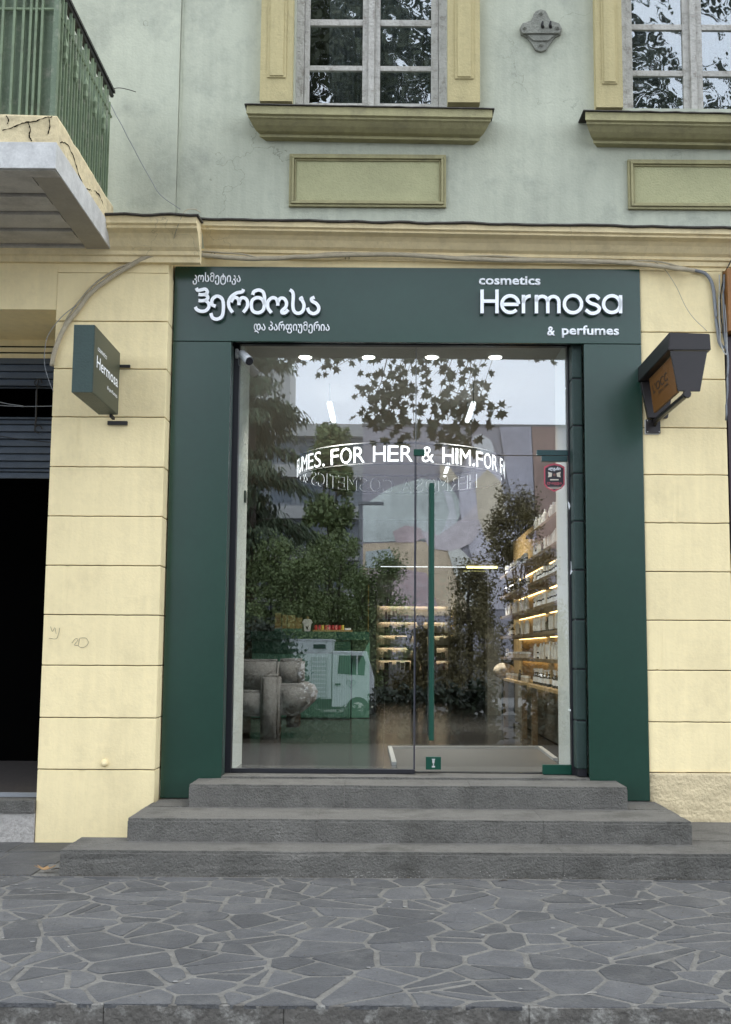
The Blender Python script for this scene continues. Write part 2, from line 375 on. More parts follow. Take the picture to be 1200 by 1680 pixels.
for k in range(900):
    edge = r_.random() < .55; x = r_.uniform(-2.9, 3.2); y = S1Y - abs(r_.gauss(0, .03)) - .004 if edge else r_.uniform(KY + .05, S1Y); a = r_.uniform(0, PI); s = r_.uniform(.003, .009); c, d = math.cos(a) * s, math.sin(a) * s
    bm.faces.new([bm.verts.new((x - c, y - d, .004)), bm.verts.new((x + d * .4, y - c * .4, .007)), bm.verts.new((x + c, y + d, .004)), bm.verts.new((x - d * .4, y + c * .4, .005))])
obj('litter_crumbs', bm, mat('litter brown', (.09, .07, .045), .9, var=.4, vscale=20), pav)['kind'] = 'stuff'
# kerb
kerb = setp(B() and obj('kerb', box(B(), -9, 9, KY + .03, KY + .2, -.6, -.04), M_KERB), kind='structure')
kx = -6.2; r_ = random.Random(9)
while kx < 6.5:
    wd = r_.uniform(.8, 1.25)
    bm = box(B(), kx + .001, kx + wd - .001, KY + .004 + r_.uniform(-.003, .003), KY + .028, -.35, -.004); 
    bmesh.ops.bevel(bm, geom=list(bm.edges), offset=.004, segments=1, affect='EDGES'); bmesh.ops.subdivide_edges(bm, edges=[e for e in bm.edges if e.calc_length() > .2], cuts=14, use_grid_fill=True)
    for v in bm.verts: v.co += Vector((0, 1, .6)) * (noise.noise(v.co * 9) * .006)
    obj('kerb_stone', bm, M_KERB, kerb); kx += wd

# ================================================================== STEPS
steps = thing('stone_steps', 'three wide dark grey stone steps with rounded edges leading up to the glass shop door', 'steps', (0, 0, 0))
Z1, Z2, Z3 = .173, .338, .514
S2Y = S1Y + .43; S3Y = S1Y + 1.11
def step_block(x0, x1, y0, y1, z0, z1, seed, cham=None):
    bm = box(B(), x0, x1, y0, y1, z0, z1)
    bmesh.ops.bevel(bm, geom=[e for e in bm.edges if all(v.co.z > z1 - .01 or v.co.z < z0 - 9 for v in e.verts) and not (abs(e.verts[0].co.y - e.verts[1].co.y) > .05 and not cham)], offset=.02, segments=4, affect='EDGES', clamp_overlap=True)
    bmesh.ops.subdivide_edges(bm, edges=[e for e in bm.edges if e.calc_length() > .25], cuts=12, use_grid_fill=True)
    for v in bm.verts:
        p = v.co * 5 + Vector((seed, 0, 0)); v.co += Vector((0, noise.noise(p), noise.noise(p + Vector((9, 0, 0))) * .6)) * .006 + Vector((0, 1, -.6)) * (max(0, noise.noise(v.co * 22) - .38) * .03)
    return obj('step_block', bm, M_STEP, steps, smooth=False)
xl1, xr1 = G(96, 1437)[0], 3.02
xl2, xr2 = W(209, 1360, S2Y)[0], W(1136, 1362, S2Y)[0]
xl3, xr3 = W(310, 1300, S3Y)[0], W(1030, 1300, S3Y)[0]
g = .0012
bx = [xl1, W(925, 1420, S1Y)[0], xr1]
for a, b in zip(bx, bx[1:]): step_block(a + g, b - g, S1Y, -.01 if b < 0 else S1Y + .62, -.3, Z1, a)
for a, b, y1 in ((xl1, -1.92, -.01), (-1.92 + .01, 2.2, YR), (2.2, xr1, YR - .005)): step_block(a + g, b - g, S1Y + .625 if a > xl1 else S1Y + .63, y1, -.3, Z1 - .003, a + 5) if a > xl1 else None
bx = [xl2, W(520, 1360, S2Y)[0], W(893, 1360, S2Y)[0], xr2]
for a, b in zip(bx, bx[1:]): step_block(a + g, b - g, S2Y, S2Y + .70, Z1 - .02, Z2, a + 9)
step_block(xl2 + g, -1.92, S2Y + .706, -.01, Z1 - .02, Z2 - .002, 3.3); step_block(-1.912, xr2 - g, S2Y + .706, YR + .4, Z1 - .02, Z2 - .002, 1.3)
bx = [xl3, W(565, 1300, S3Y)[0], W(773, 1300, S3Y)[0], xr3]
for a, b in zip(bx, bx[1:]): step_block(a + g, b - g, S3Y, GLASS_Y - .42 if False else YP - .03, Z2 - .02, Z3, a + 20)
step_block(W(380, 1270, GLASS_Y)[0] - .05, W(958, 1270, GLASS_Y)[0] + .03, YP - .02, GLASS_Y + .1, Z2 - .02, Z3 + .012, 2)
# mortar in the joints and crumbling along the foot
bm = B(); r_ = random.Random(2)
for k in range(150):
    x = xl1 + 2.0 + abs(r_.gauss(0, 1)) * 1.1 if k % 3 else r_.uniform(xl1, xr1)
    if x > xr1 or noise.noise(Vector((x * 3, 1, 0))) < -.05: continue
    z = r_.random() ** 3 * .045; s = r_.uniform(.0015, .0045)
    bmesh.ops.create_icosphere(bm, subdivisions=1, radius=s, matrix=Matrix.Translation((x, S1Y - s * .2, z)) @ Matrix.Diagonal((1.8, .8, .8, 1)))
obj('mortar_crumbs', bm, M_MORT, steps)['kind'] = 'stuff'
for bxv, yy, z0, z1 in ((W(520, 1360, S2Y)[0], S2Y, Z1, Z2 - .02), (W(565, 1300, S3Y)[0], S3Y, Z2, Z3 - .03), (W(773, 1300, S3Y)[0], S3Y, Z2, Z3 - .03), (W(893, 1360, S2Y)[0], S2Y, Z1, Z2 - .09)):
    bm = B(); pts = [(bxv + r_.uniform(-.003, .003), yy + .004, z0 + (z1 - z0) * t / 6) for t in range(7)]; tube(bm, pts, [r_.uniform(.001, .0045) for _ in pts], 5); obj('mortar_joint', bm, M_MORT, steps)

# ================================================================== BUILDING
bld = thing('old_town_building', 'old plastered building, pale green above a cream rusticated ground floor', 'building', (0, 0, 0))
# --- pixel driven geometry
def zL(py, px=180): return W(px, py, YL)[1]
def zR(py, px=1130): return W(px, py, YR)[1]
XD = W(90, 560, YL)[0]            # right jamb of the dark doorway
XPL = W(275, 870, .2)[0]                      # left edge of green surround
XPR = W(1058.5, 870, .2)[0]
# left pillar blocks
jl = [527, 605, 684, 766, 847, 928, 1009, 1092, 1178, 1263]
zs = [zL(y) for y in jl]; zs = [zL(447)] + zs + [-.02]
r_ = random.Random(3)
def block(x0, x1, y0, y1, z0, z1, m=M_YEL, name='plaster_block', par=bld, gap=.0035):
    bm = box(B(), x0, x1, y0, y1, z0 + gap, z1 - gap)
    bmesh.ops.bevel(bm, geom=list(bm.edges), offset=.007, segments=2, affect='EDGES', profile=.6, clamp_overlap=True)
    bmesh.ops.subdivide_edges(bm, edges=[e for e in bm.edges if abs(e.verts[0].co.x - e.verts[1].co.x) > .5], cuts=26, use_grid_fill=True)
    for v in bm.verts:
        n1 = noise.noise(v.co * 6); n2 = noise.noise(v.co * 25 + Vector((7, 0, 0))); v.co.z += n1 * .002 + n2 * .0018; v.co.y += n2 * .0012 + (.006 if n2 * n1 < -.28 else 0)
    return obj(name, bm, m, par)
for a, b in zip(zs, zs[1:]): block(XD, XPL - .012, YL + r_.uniform(-.002, .002), YL + .5, b, a)
bm = box(B(), XD + .015, XPL - .024, YL + .03, 1.2, -.05, zs[0]); obj('wall_core', bm, M_DARK, bld)   # dark joint bed behind the blocks
# band above the blocks, over the doorway
bm = box(B(), -8, XD - .001, YL + .004, 1.15, zL(508), 5.3); box(bm, XD + .001, XPL - .02, YL + .006, 1.15, zs[0] + .002, 5.3); obj('lintel_wall', bm, M_YEL, bld)
bm = box(B(), XD - .02, XD - .0, YL + .5, 1.2, 0, 4.2); obj('door_reveal', bm, M_YEL, bld)
# right wall blocks
jr = [444, 545, 622, 702, 779, 858, 938, 1018, 1100, 1185, 1268]
zr = [zR(y) for y in jr]
XRE = W(1193, 700, YR)[0]
for a, b in zip(zr, zr[1:]): block(XPR + .002, XRE, YR + r_.uniform(-.002, .002), YR + .5, b, a)
bm = box(B(), XPR + .01, XRE - .012, YR + .03, 1.2, -.05, zr[0]); obj('wall_core', bm, M_DARK, bld)
# rough plinth, bulging a little
bm = box(B(), XPR + .002, 4.6, YR - .004, YR + .4, -.05, zr[-1] - .004)
bmesh.ops.subdivide_edges(bm, edges=list(bm.edges), cuts=22, use_grid_fill=True)
for v in bm.verts:
    if v.co.y < YR: v.co.y += noise.noise(v.co * 14) * .012 + noise.noise(v.co * 40) * .006 - .01
obj('rough_plinth', bm, M_YELR, bld, smooth=True)
# wall over the shop (behind the cornice) and around
bm = box(B(), XPL - .012, 4.6, YR, 1.15, zR(444) + .0, 5.2); obj('frieze_wall', bm, M_YEL, bld)
# --- upper wall with window openings
ZC = W(700, 368, YR)[1]           # cornice top on the right part
ztop = 9.5
w1 = [W(483, 100, YR)[0], W(735, 100, YR)[0]]; w2 = [W(1022, 100, YR)[0], W(1022, 100, YR)[0] + (w1[1] - w1[0])]
zsill = W(600, 172, YR)[1]
YU = YR + .03
xs_ = W(293, 200, YU)[0]
bm = B()
def wallq(x0, x1, z0, z1): box(bm, x0, x1, YU, YU + .4, z0, z1)
wallq(xs_, w1[0], ZC - .3, ztop); wallq(w1[0], w1[1], ZC - .3, zsill); wallq(w1[1], w2[0], ZC - .3, ztop); wallq(w2[0], w2[1], ZC - .3, zsill); wallq(w2[1], 7, ZC - .3, ztop)
bmesh.ops.remove_doubles(bm, verts=list(bm.verts), dist=.0005)
obj('upper_wall', bm, M_UP, bld)
bm = box(B(), -8, xs_, YU - .035, YU + .4, ZC - .3, ztop); obj('upper_wall', bm, M_UP, bld)
bm = box(B(), xs_ + .004, xs_ + .022, YU - .012, YU - .0, ZC - .05, ztop); obj('wall_strip', bm, M_UP, bld)
# --- cornice (profile seen from below)
def cornice(x0, x1, yw, pxy, slope, px=700, ks=1.):
    z = lambda py, y: W(px, py, y)[1]
    zt = z(pxy + 6, yw - .26)
    prof = [(yw + .05, zt + .03), (yw - .26, zt), (yw - .265, zt - .085), (yw - .235, zt - .1), (yw - .235, zt - .125), (yw - .21, zt - .135), (yw - .17, zt - .15), (yw - .13, zt - .19), (yw - .085, zt - .26), (yw - .05, zt - .29), (yw - .05, zt - .33), (yw - .025, zt - .34), (yw - .025, zt - .40), (yw + .05, zt - .40)]
    bm = B(); profx(bm, [(y, (zz if zz > zt - .01 else zt - (zt - zz) * ks) - slope * ((x0 + x1) / 2)) for y, zz in prof], x0, x1, slope)
    obj('cornice', bm, M_COR, bld)
    bm = B(); xm = (x0 + x1) / 2; n = max(4, int((x1 - x0) / .08)); pr = [(yw + .06, zt + .036), (yw - .29, zt + .004), (yw - .295, zt - .010), (yw - .28, zt - .014), (yw + .06, zt + .02)]
    profx(bm, [(y, zz - slope * xm) for y, zz in pr], x0 - .0, x1 + .02, slope)
    bmesh.ops.subdivide_edges(bm, edges=[e for e in bm.edges if e.calc_length() > 1], cuts=n, use_grid_fill=True)
    for v in bm.verts: v.co.z += noise.noise(Vector((v.co.x * 5, v.co.y * 3, 0))) * .012; v.co.y += noise.noise(Vector((v.co.x * 9, 3, 0))) * .012
    obj('cornice_flashing', bm, M_FLASH, bld)
    return zt
XK = W(323, 380, YL - .25)[0]
cornice(-8, XK, YL - .02, 346, 0, 250, .86)
cornice(XK + .0, 7, YR, 364, -.011, 700, .68)
# --- upper windows
def pilaster(x0, x1, zb, zt, yw):
    p = obj('window_surround', box(B(), x0, x1, yw - .10, yw, zb, zt), M_OLI, bld)
    wd = x1 - x0
    for a, b, d in ((.22, .80, .012), (.30, .72, .022)):
        bm = box(B(), x0 + wd * a, x0 + wd * b, yw - .10 - d, yw - .1, zb + .22 if a < .3 else zb + .235, zt); obj('raised_fillet', bm, M_OLI, p, bevel=.004)
def window(x0, x1, zb, pxs, rows, yw):
    """x0..x1 opening; pxs = glass columns in pixels, rows = glass rows"""
    wn = bpy.data.objects.new('window', None); link(wn); wn.parent = bld
    wn.location = (x0, yw, zb)
    yf = yw + .16
    zt = zb + 2.3
    bm = B(); box(bm, x0 - .02, x0 + .075, yf, yf + .14, zb, zt); box(bm, x1 - .075, x1 + .02, yf, yf + .14, zb, zt); box(bm, x0 + .08, x1 - .08, yf, yf + .14, zb - .1, zb + .012)
    bmesh.ops.subdivide_edges(bm, edges=[e for e in bm.edges if e.calc_length() > 1], cuts=40, use_grid_fill=False)
    for v in bm.verts: v.co.x += noise.noise(v.co * 30) * .004
    obj('frame', bm, M_OLDW, wn)
    cols = [(W(a, 100, yf)[0], W(b, 100, yf)[0]) for a, b in pxs]
    rz = [(W((pxs[0][0] + pxs[0][1]) / 2, b, yf)[1], W((pxs[0][0] + pxs[0][1]) / 2, a, yf)[1]) for a, b in rows]
    hgt = rz[0][1] - rz[0][0]
    z = rz[-1][1] + (rz[1][0] - rz[0][1])
    while z < zt: rz.append((z, z + hgt)); z += hgt + .055
    stx = [x0 + .078, cols[0][0], cols[0][1], cols[1][0], cols[1][1], x1 - .078]
    mid = (cols[0][1] + cols[1][0]) / 2
    for a, b in ((stx[0], stx[1]), (stx[2], mid - .003), (mid + .003, stx[3]), (stx[4], stx[5])):
        obj('stile', box(B(), a, b, yf + .02, yf + .07, zb + .015, zt), M_OLDW, wn, bevel=.004)
    obj('astragal', box(B(), mid - .028, mid + .028, yf - .012, yf + .018, zb + .015, zt), M_OLDW, wn, bevel=.006)
    for (a, b) in cols:
        for i, (z0, z1) in enumerate(rz):
            bm = box(B(), a + .001, b - .001, yf + .043, yf + .047, z0, z1)
            obj('pane', bm, M_OLDG, wn)
            zz1 = rz[i + 1][0] if i + 1 < len(rz) else zt
            obj('glazing_bar', box(B(), a + .001, b - .001, yf + .025, yf + .065, z1, zz1), M_OLDW, wn, bevel=.003)
        obj('bottom_rail', box(B(), a + .001, b - .001, yf + .022, yf + .067, zb + .013, rz[0][0]), M_OLDW, wn)
    # lace curtain, folded
    for (a, b), open_ in zip(cols, (.45, 0)):
        bm = B(); n = 46; vs = []
        aa = a - .05 + (b - a) * (open_ if pxs[0][0] < 600 else 0)
        for i in range(n + 1):
            x = aa + (b + .08 - aa) * i / n; y = yf + .2 + .018 * math.sin(i * 1.1) + .01 * math.sin(i * .37)
            vs.append([bm.verts.new((x, y, zb)), bm.verts.new((x, y, zt))])
        for p, q in zip(vs, vs[1:]): bm.faces.new((p[0], q[0], q[1], p[1]))
        so = obj('lace_curtain', bm, M_LACE, wn, smooth=True); md = so.modifiers.new('t', 'SOLIDIFY'); md.thickness = .002
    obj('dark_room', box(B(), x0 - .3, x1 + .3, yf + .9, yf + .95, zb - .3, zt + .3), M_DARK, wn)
def lacemat():
    m = bpy.data.materials.new('lace curtain'); m.use_nodes = True; n = m.node_tree.nodes; l = m.node_tree.links.new
    b = n['Principled BSDF']; b.inputs['Base Color'].default_value = (.13, .135, .14, 1); b.inputs['Roughness'].default_value = .9
    g = n.new('ShaderNodeNewGeometry'); v = n.new('ShaderNodeTexVoronoi'); v.inputs['Scale'].default_value = 16; l(g.outputs['Position'], v.inputs['Vector'])
    s = n.new('ShaderNodeMath'); s.operation = 'SINE'; m2 = n.new('ShaderNodeMath'); m2.operation = 'MULTIPLY'; m2.inputs[1].default_value = 34; l(v.outputs['Distance'], m2.inputs[0]); l(m2.outputs[0], s.inputs[0])
    r = n.new('ShaderNodeMapRange'); r.inputs[1].default_value = -.1; r.inputs[2].default_value = .5; r.inputs[3].default_value = .35; r.inputs[4].default_value = .9; l(s.outputs[0], r.inputs[0]); l(r.outputs[0], b.inputs['Alpha'])
    return m
M_LACE = lacemat()
window(w1[0], w1[1], zsill, ((508, 595), (624, 708)), ((113, 167), (39, 105), (-38, 29)), YU)
zs2 = W(1110, 182, YR)[1]
window(w2[0], w2[1], zs2, ((1039, 1122), (1154, 1237)), ((122, 180), (46, 113), (-30, 37)), YU)
for a, b, zb in ((427, 480, zsill), (735, 788, zsill), (978, 1022, zs2)):
    pilaster(W(a, 120, YU - .1)[0], W(b, 120, YU - .1)[0] - (.0), zb, ztop, YU)
pilaster(w2[1], w2[1] + .26, zs2, ztop, YU)
def sill(x0, x1, px, pyt, yw, sk):
    zt = W(px, pyt, yw - .27)[1]
    def zc(x): return -sk * (x0 + x1) / 2
    prof = [(yw + .02, zt + .02), (yw - .27, zt), (yw - .275, zt - .075), (yw - .25, zt - .085), (yw - .25, zt - .1), (yw - .23, zt - .11), (yw - .19, zt - .145), (yw - .14, zt - .175), (yw - .09, zt - .185), (yw - .09, zt - .21), (yw + .02, zt - .21)]
    bm = B(); profx(bm, [(y, z + zc(0)) for y, z in prof], x0 + .27 * .55, x1 - .27 * .55, sk, -.55, .55, yw)
    obj('window_sill', bm, M_OLG, bld)
    bm = B(); profx(bm, [(y, z + zc(0)) for y, z in ((yw + .02, zt + .034), (yw - .285, zt + .012), (yw - .29, zt + .002), (yw + .02, zt + .021))], x0 - .02, x1 + .02, sk)
    bmesh.ops.subdivide_edges(bm, edges=[e for e in bm.edges if e.calc_length() > 1], cuts=60, use_grid_fill=True)
    for v in bm.verts: v.co.z += noise.noise(Vector((v.co.x * 8, 1, 0))) * .006; v.co.y += noise.noise(Vector((v.co.x * 15, 5, 0))) * .006
    obj('sill_flashing', bm, M_FLASH, bld)
sill(W(405, 175, YU - .27)[0], W(808, 175, YU - .27)[0], 600, 176, YU, -.013)
sx = W(961, 185, YU - .27)[0]
sill(sx, sx + 2.0, 1100, 186, YU, -.013)
def wpanel(x0, x1, z0, z1, yw):
    p = obj('wall_panel', box(B(), x0, x1, yw - .008, yw + .01, z0, z1), M_OLG, bld)
    w_ = .022
    for k, (d0, d1, h) in enumerate(((0, .022, .034), (.024, .045, .050), (.047, .062, .028))):
        a0, a1, c0, c1 = x0 + d0, x1 - d0, z0 + d0, z1 - d0; e = d1 - d0; h0 = yw - h
        for q in ((a0, a1, c1 - e, c1), (a0, a1, c0, c0 + e), (a0, a0 + e, c0 + e, c1 - e), (a1 - e, a1, c0 + e, c1 - e)):
            obj('panel_moulding', box(B(), q[0], q[1], h0, yw - .0085, q[2], q[3]), M_OLG, p, bevel=.003)
    obj('panel_field', box(B(), x0 + .064, x1 - .064, yw - .014, yw - .009, z0 + .064, z1 - .064), mat('panel field olive green', (.40, .385, .21), .8, var=.1, vscale=2.5, bump=.4, bscale=60), p)
wpanel(W(475, 300, YU)[0], W(732, 300, YU)[0], W(600, 341, YU)[1], W(600, 255, YU)[1], YU)
wpanel(W(1030, 300, YU)[0], W(1030, 300, YU)[0] + 1.37, W(1110, 345, YU)[1], W(1110, 264, YU)[1], YU)
# right edge: the next doorway with its dark frame
nb = thing('neighbour_signbox', 'orange brown sign box above a dark frame at the right edge of the wall', 'sign', (XRE + .05, YR, 2))
obj('sign_box', box(B(), XRE + .008, XRE + .6, YR - .12, YR + .1, W(1196, 548, YR)[1], W(1196, 447, YR)[1]), mat('orange brown box', (.26, .11, .025), .5, var=.15), nb)
obj('dark_frame', box(B(), XRE + .012, XRE + .3, YR + .0, YR + .2, W(1196, 905, YR)[1], W(1196, 552, YR)[1]), mat('maroon black frame', (.03, .012, .015), .4), nb)
block(XRE + .03, 5.2, YR + .03, YR + .5, -.05, W(1196, 907, YR)[1])
obj('reveal_wall', box(B(), XRE + .2, 8, YR + .3, YR + .5, 0, 5), M_DARK, bld)

# --- left doorway: board shutter, reveal, threshold
bm = box(B(), -8, XD + .0, 1.02, 1.15, W(40, 587, 1.0)[1], zL(508) + .05); obj('door_head', bm, M_YEL, bld)
for py in (568, 578): obj('head_line', box(B(), -8, XD, 1.008, 1.019, W(40, py, 1.0)[1] - .006, W(40, py, 1.0)[1] + .004), M_DARK, bld)
sh = thing('board_shutter', 'blue grey horizontal board shutter half closed over the dark doorway on the left', 'shutter', (-4, .98, 3))
r_ = random.Random(8)
for lst in ([586, 597, 609, 621, 633, 637], [683, 688, 696, 708, 720, 732, 744, 756, 768, 774, 785]):
    for a, b in zip(lst, lst[1:]):
        z1, z0 = W(40, a, .97)[1], W(40, b, .97)[1]
        bm = B(); prism(bm, [(-6.5, 1.0, z1 - .002), (-6.5, .965, z0 + .004), (-6.5, .99, z0 + .001), (-6.5, 1.01, z1 - .004)], (6.5 + XD - .006, 0, 0)); obj('shutter_board', bm, M_SLAT, sh)
bm = B(); xh = W(61, 650, .93)[0]
tube(bm, [(xh, .945, W(61, 622, .93)[1]), (xh - .01, .94, W(61, 640, .93)[1]), (xh - .006, .94, W(61, 690, .93)[1]), (xh - .016, .945, W(61, 708, .93)[1])], .009); obj('strap_bar', bm, M_IRON, sh)
for py in (628, 704):
    c = wpx(63, py, .945); bm = B(); tube(bm, [c + Vector((math.cos(a) * .035, 0, math.sin(a) * .035)) for a in [k * PI / 8 for k in range(0, 14)]], .006); obj('ring_hook', bm, M_IRON, sh)
for a, b in (((-20, 654), (38, 666)), ((-20, 664), (92, 666)), ((-20, 712), (88, 726))):
    own_origin(setp(obj('loose_wire', tube(B(), smoothpts([wpx(*a, .9), (wpx(*a, .9) + wpx(*b, .9)) / 2 + Vector((0, 0, -.01)), wpx(*b, .9)]), .004, 5), M_CABG if a[1] < 700 else M_CABK), {654: 'grey wire slanting across the gap between the shutter boards', 664: 'grey wire running level across the gap between the shutter boards', 712: 'black wire sagging over the lower blue grey shutter boards'}[a[1]], 'wire'))
dk = thing('doorway_interior', 'unlit black passage behind the half closed board shutter', 'passage', (-4, 3, 0))
obj('back_wall', box(B(), -8, XD + .1, 3.4, 3.5, .2, 4.6), M_DARK, dk); obj('side_wall', box(B(), XD + .02, XD + .09, 1.151, 3.4, .2, 4.6), M_DARK, dk); obj('ceiling', box(B(), -8, XD + .1, 1.2, 3.4, 4.6, 4.7), M_DARK, dk)  # the passage's darkness is put into the wall colour
zt_ = W(30, 1322, YL - .0)[1]
obj('floor', box(B(), -8, XD - .003, .25, 3.4, .1, zt_ + .05), mat('dark passage floor', (.03, .022, .018), .9, var=.5, vscale=30), dk)
obj('threshold_bar', box(B(), -8, XD - .004, .16, .21, zt_ + .051, zt_ + .085), M_CABG, dk)
obj('door_threshold', box(B(), -8, XD - .003, YL - .03, .30, zt_ - .06, zt_ + .048), M_STEP, bld, bevel=.01)
bm = box(B(), -8, XD - .003, YL - .01, .4, -.05, zt_ - .062); obj('threshold_base', bm, mat('worn white base', (.42, .39, .35), .95, var=.25, vscale=9, bump=1, bscale=20, dirt_or_glow=(.15, .14, .12), dirt_or_glow_amt=.8, dscale=9), bld)

# ================================================================== BALCONY
bal = thing('corner_balcony', 'old balcony with green bar railing and cream cracked edge at upper left', 'balcony', (-3, -.8, 5.0))
XB = W(183, 345, -.05)[0]; YB = -10.03 + (XB / W(91, 235, 0.)[0]) * 10.03     # near corner depth
YBn = YB
def zb(py, px=90): return W(px, py, YBn)[1]
zt, zm, zbt = zb(189), zb(236), zb(277, 92)
bm = box(B(), -8, XB, YBn, -.0, zm, zt); bmesh.ops.subdivide_edges(bm, edges=list(bm.edges), cuts=14, use_grid_fill=True)
for v in bm.verts: v.co += Vector((noise.noise(v.co * 6), noise.noise(v.co * 6 + Vector((5, 0, 0))), noise.noise(v.co * 7))) * .012
obj('plaster_edge', bm, M_BALS, bal, smooth=True)
obj('metal_fascia', box(B(), -8, XB + .012, YBn - .012, YBn + .02, zbt, zm + .01), M_ZINC, bal, bevel=.004)
obj('metal_fascia', box(B(), XB - .02, XB + .012, YBn + .022, -.01, zbt, zm + .008), M_ZINC, bal, bevel=.004)
obj('edge_flap', box(B(), -8, XB - .0, YBn + .02, YBn + .14, zbt - .006, zbt + .01), M_SOFF, bal)
obj('edge_flap', box(B(), XB - .20, XB + .005, YBn + .145, -.02, zbt - .004, zbt + .012), mat('tan soffit trim', (.36, .32, .25), .7, var=.1), bal, bevel=.006)
y = YBn + .15; k = 0
while y < -.12:
    obj('soffit_board', box(B(), -8, XB - .21, y + .006, y + .172, zbt + .0 + .022 * (k % 2), zbt + .03), M_SOFF, bal); y += .19; k += 1
cr = random.Random(6)
for pts in (((4, 214), (22, 208), (40, 201), (56, 199), (74, 193), (86, 191)), ((46, 200), (50, 212), (48, 222), (52, 231)), ((80, 192), (82, 206), (79, 219)), ((10, 189), (14, 196), (12, 204))):
    P = [wpx(px, py, YBn - .003) for px, py in pts]; P = smoothpts(P, 5); P = [Vector((p.x, YBn - .004 + noise.noise(p * 6) * .0, p.z + cr.uniform(-.004, .004))) for p in P]
    obj('edge_crack', tube(B(), P, [cr.uniform(.0015, .0055) for _ in P], 4), M_DARK, bal)
for k in range(5):
    y0c = YBn + .12 + k * .3; P = [Vector((XB + .003, y0c + t * .3, zm + .07 + .06 * math.sin(k * 2 + t * 2.2) + cr.uniform(-.006, .006))) for t in [i / 8 for i in range(9)]]
    obj('edge_crack', tube(B(), P, [cr.uniform(.001, .005) for _ in P], 4), M_DARK, bal)
# railing
zr0 = zt; zr1 = zt + 1.05
yr = YBn + .04; xr = XB - .04
bm = box(B(), -8, xr - .03, yr + .035, yr + .042, zr0 + .01, zr1 - .02)
obj('sheet_infill', bm, M_BALG, bal)
obj('sheet_infill', box(B(), xr - .042, xr - .035, yr + .05, -.06, zr0 + .01, zr1 - .35), M_BALG, bal)
obj('corner_post', box(B(), xr - .02, xr + .02, yr - .02, yr + .02, zr0, zr1), M_BALG, bal)
x = xr - .07; i = 0
fx = [(-0.02), .045, .05, .055, .06]
pxs_ = [W(p, 100, yr)[0] for p in (-30, -12, 2, 21, 36, 48, 57, 67)]
for x in pxs_: obj('railing_bar', box(B(), x - .009, x + .009, yr - .012, yr + .012, zr0 - .01, zr1), M_BALGL, bal)
for k in range(22):
    y = yr + .06 + k * (abs(yr) - .12) / 21.5
    h = zr1 - (.0 if k % 3 else .12)
    obj('railing_bar', box(B(), xr - .010, xr + .010, y - .009, y + .009, zr0 - .01, h), M_BALGL if k % 2 else M_BALG, bal)
    if k % 4 == 2: obj('scroll_leaf', lathe(B(), [(.002, -.1), (.022, -.05), (.012, 0), (.024, .05), (.002, .12)], (xr + .012, y, zr0 + .62), 6), M_BALGL, bal)
obj('railing_sheet_fold', box(B(), xr - .03, xr - .02, yr + .1, yr + .55, zr0 + .0, zr1 - .2), M_BALG, bal)
for zz, d in ((zr1 - .20, .012), (zr1, .02)):
    obj('top_rail', tube(B(), [(xr, yr, zz), (xr, -.02, zz - .02)], d, 6), M_IRON if d > .015 else M_BALGL, bal)
    obj('top_rail', tube(B(), [(-8, yr, zz), (xr, yr, zz)], d, 6), M_IRON if d > .015 else M_BALGL, bal)
obj('rail_cap', box(B(), xr - .05, xr + .03, yr - .02, -.02, zr1 + .0, zr1 + .025), M_IRON, bal)

# ================================================================== GREEN SURROUND AND LETTERING
sr = thing('shop_surround', 'dark green portal cladding around the shop entrance with white raised lettering', 'shop surround', (0, YP, Z2))
zh0, zh1 = W(660, 562, YP)[1], W(660, 439, YP)[1]
xli, xri = W(372, 900, YP)[0], W(963, 900, YP)[0]
obj('header_panel', box(B(), XPL, XPR, YP, YP + .04, zh0 + .003, zh1), M_DGR, sr, bevel=.003)
obj('header_core', box(B(), XPL + .01, XPR - .01, YP + .042, GLASS_Y - .06, zh0 + .11, zh1 - .01), M_BLK, sr)
sb = Z2 + .004
obj('side_panel', box(B(), XPL, xli, YP, YP + .04, sb, zh0 - .003), M_DGR, sr, bevel=.003)
obj('side_panel', box(B(), xri, XPR, YP, YP + .04, sb, zh0 - .003), M_DGR, sr, bevel=.003)
# notches where the panels meet the top step stay hidden behind it; inner reveals
obj('inner_return', box(B(), xli - .02, xli - .001, YP + .041, YP + .2, Z3 + .02, zh0 - .003), M_DGRM, sr)
for k, (a, b) in enumerate(zip([565, 623, 700, 778, 856, 936, 1017, 1098, 1182, 1262], [623, 700, 778, 856, 936, 1017, 1098, 1182, 1262, 1268])):
    z1, z0 = W(953, a, YP + .15)[1], W(953, b, YP + .15)[1]
    if z1 - z0 < .06: continue
    obj('painted_block', box(B(), xri - .095, xri - .001, YP + .10, GLASS_Y - .03, z0 + .005, z1 - .005), M_DGRM, sr, bevel=.012)
obj('painted_core', box(B(), xri - .085, xri - .005, YP + .115, GLASS_Y - .03, Z3 + .02, zh0), M_BLK, sr)
obj('soffit_panel', box(B(), xli, xri, YP + .042, GLASS_Y + .03, zh0 + .095, zh0 + .108), M_BLK, sr)
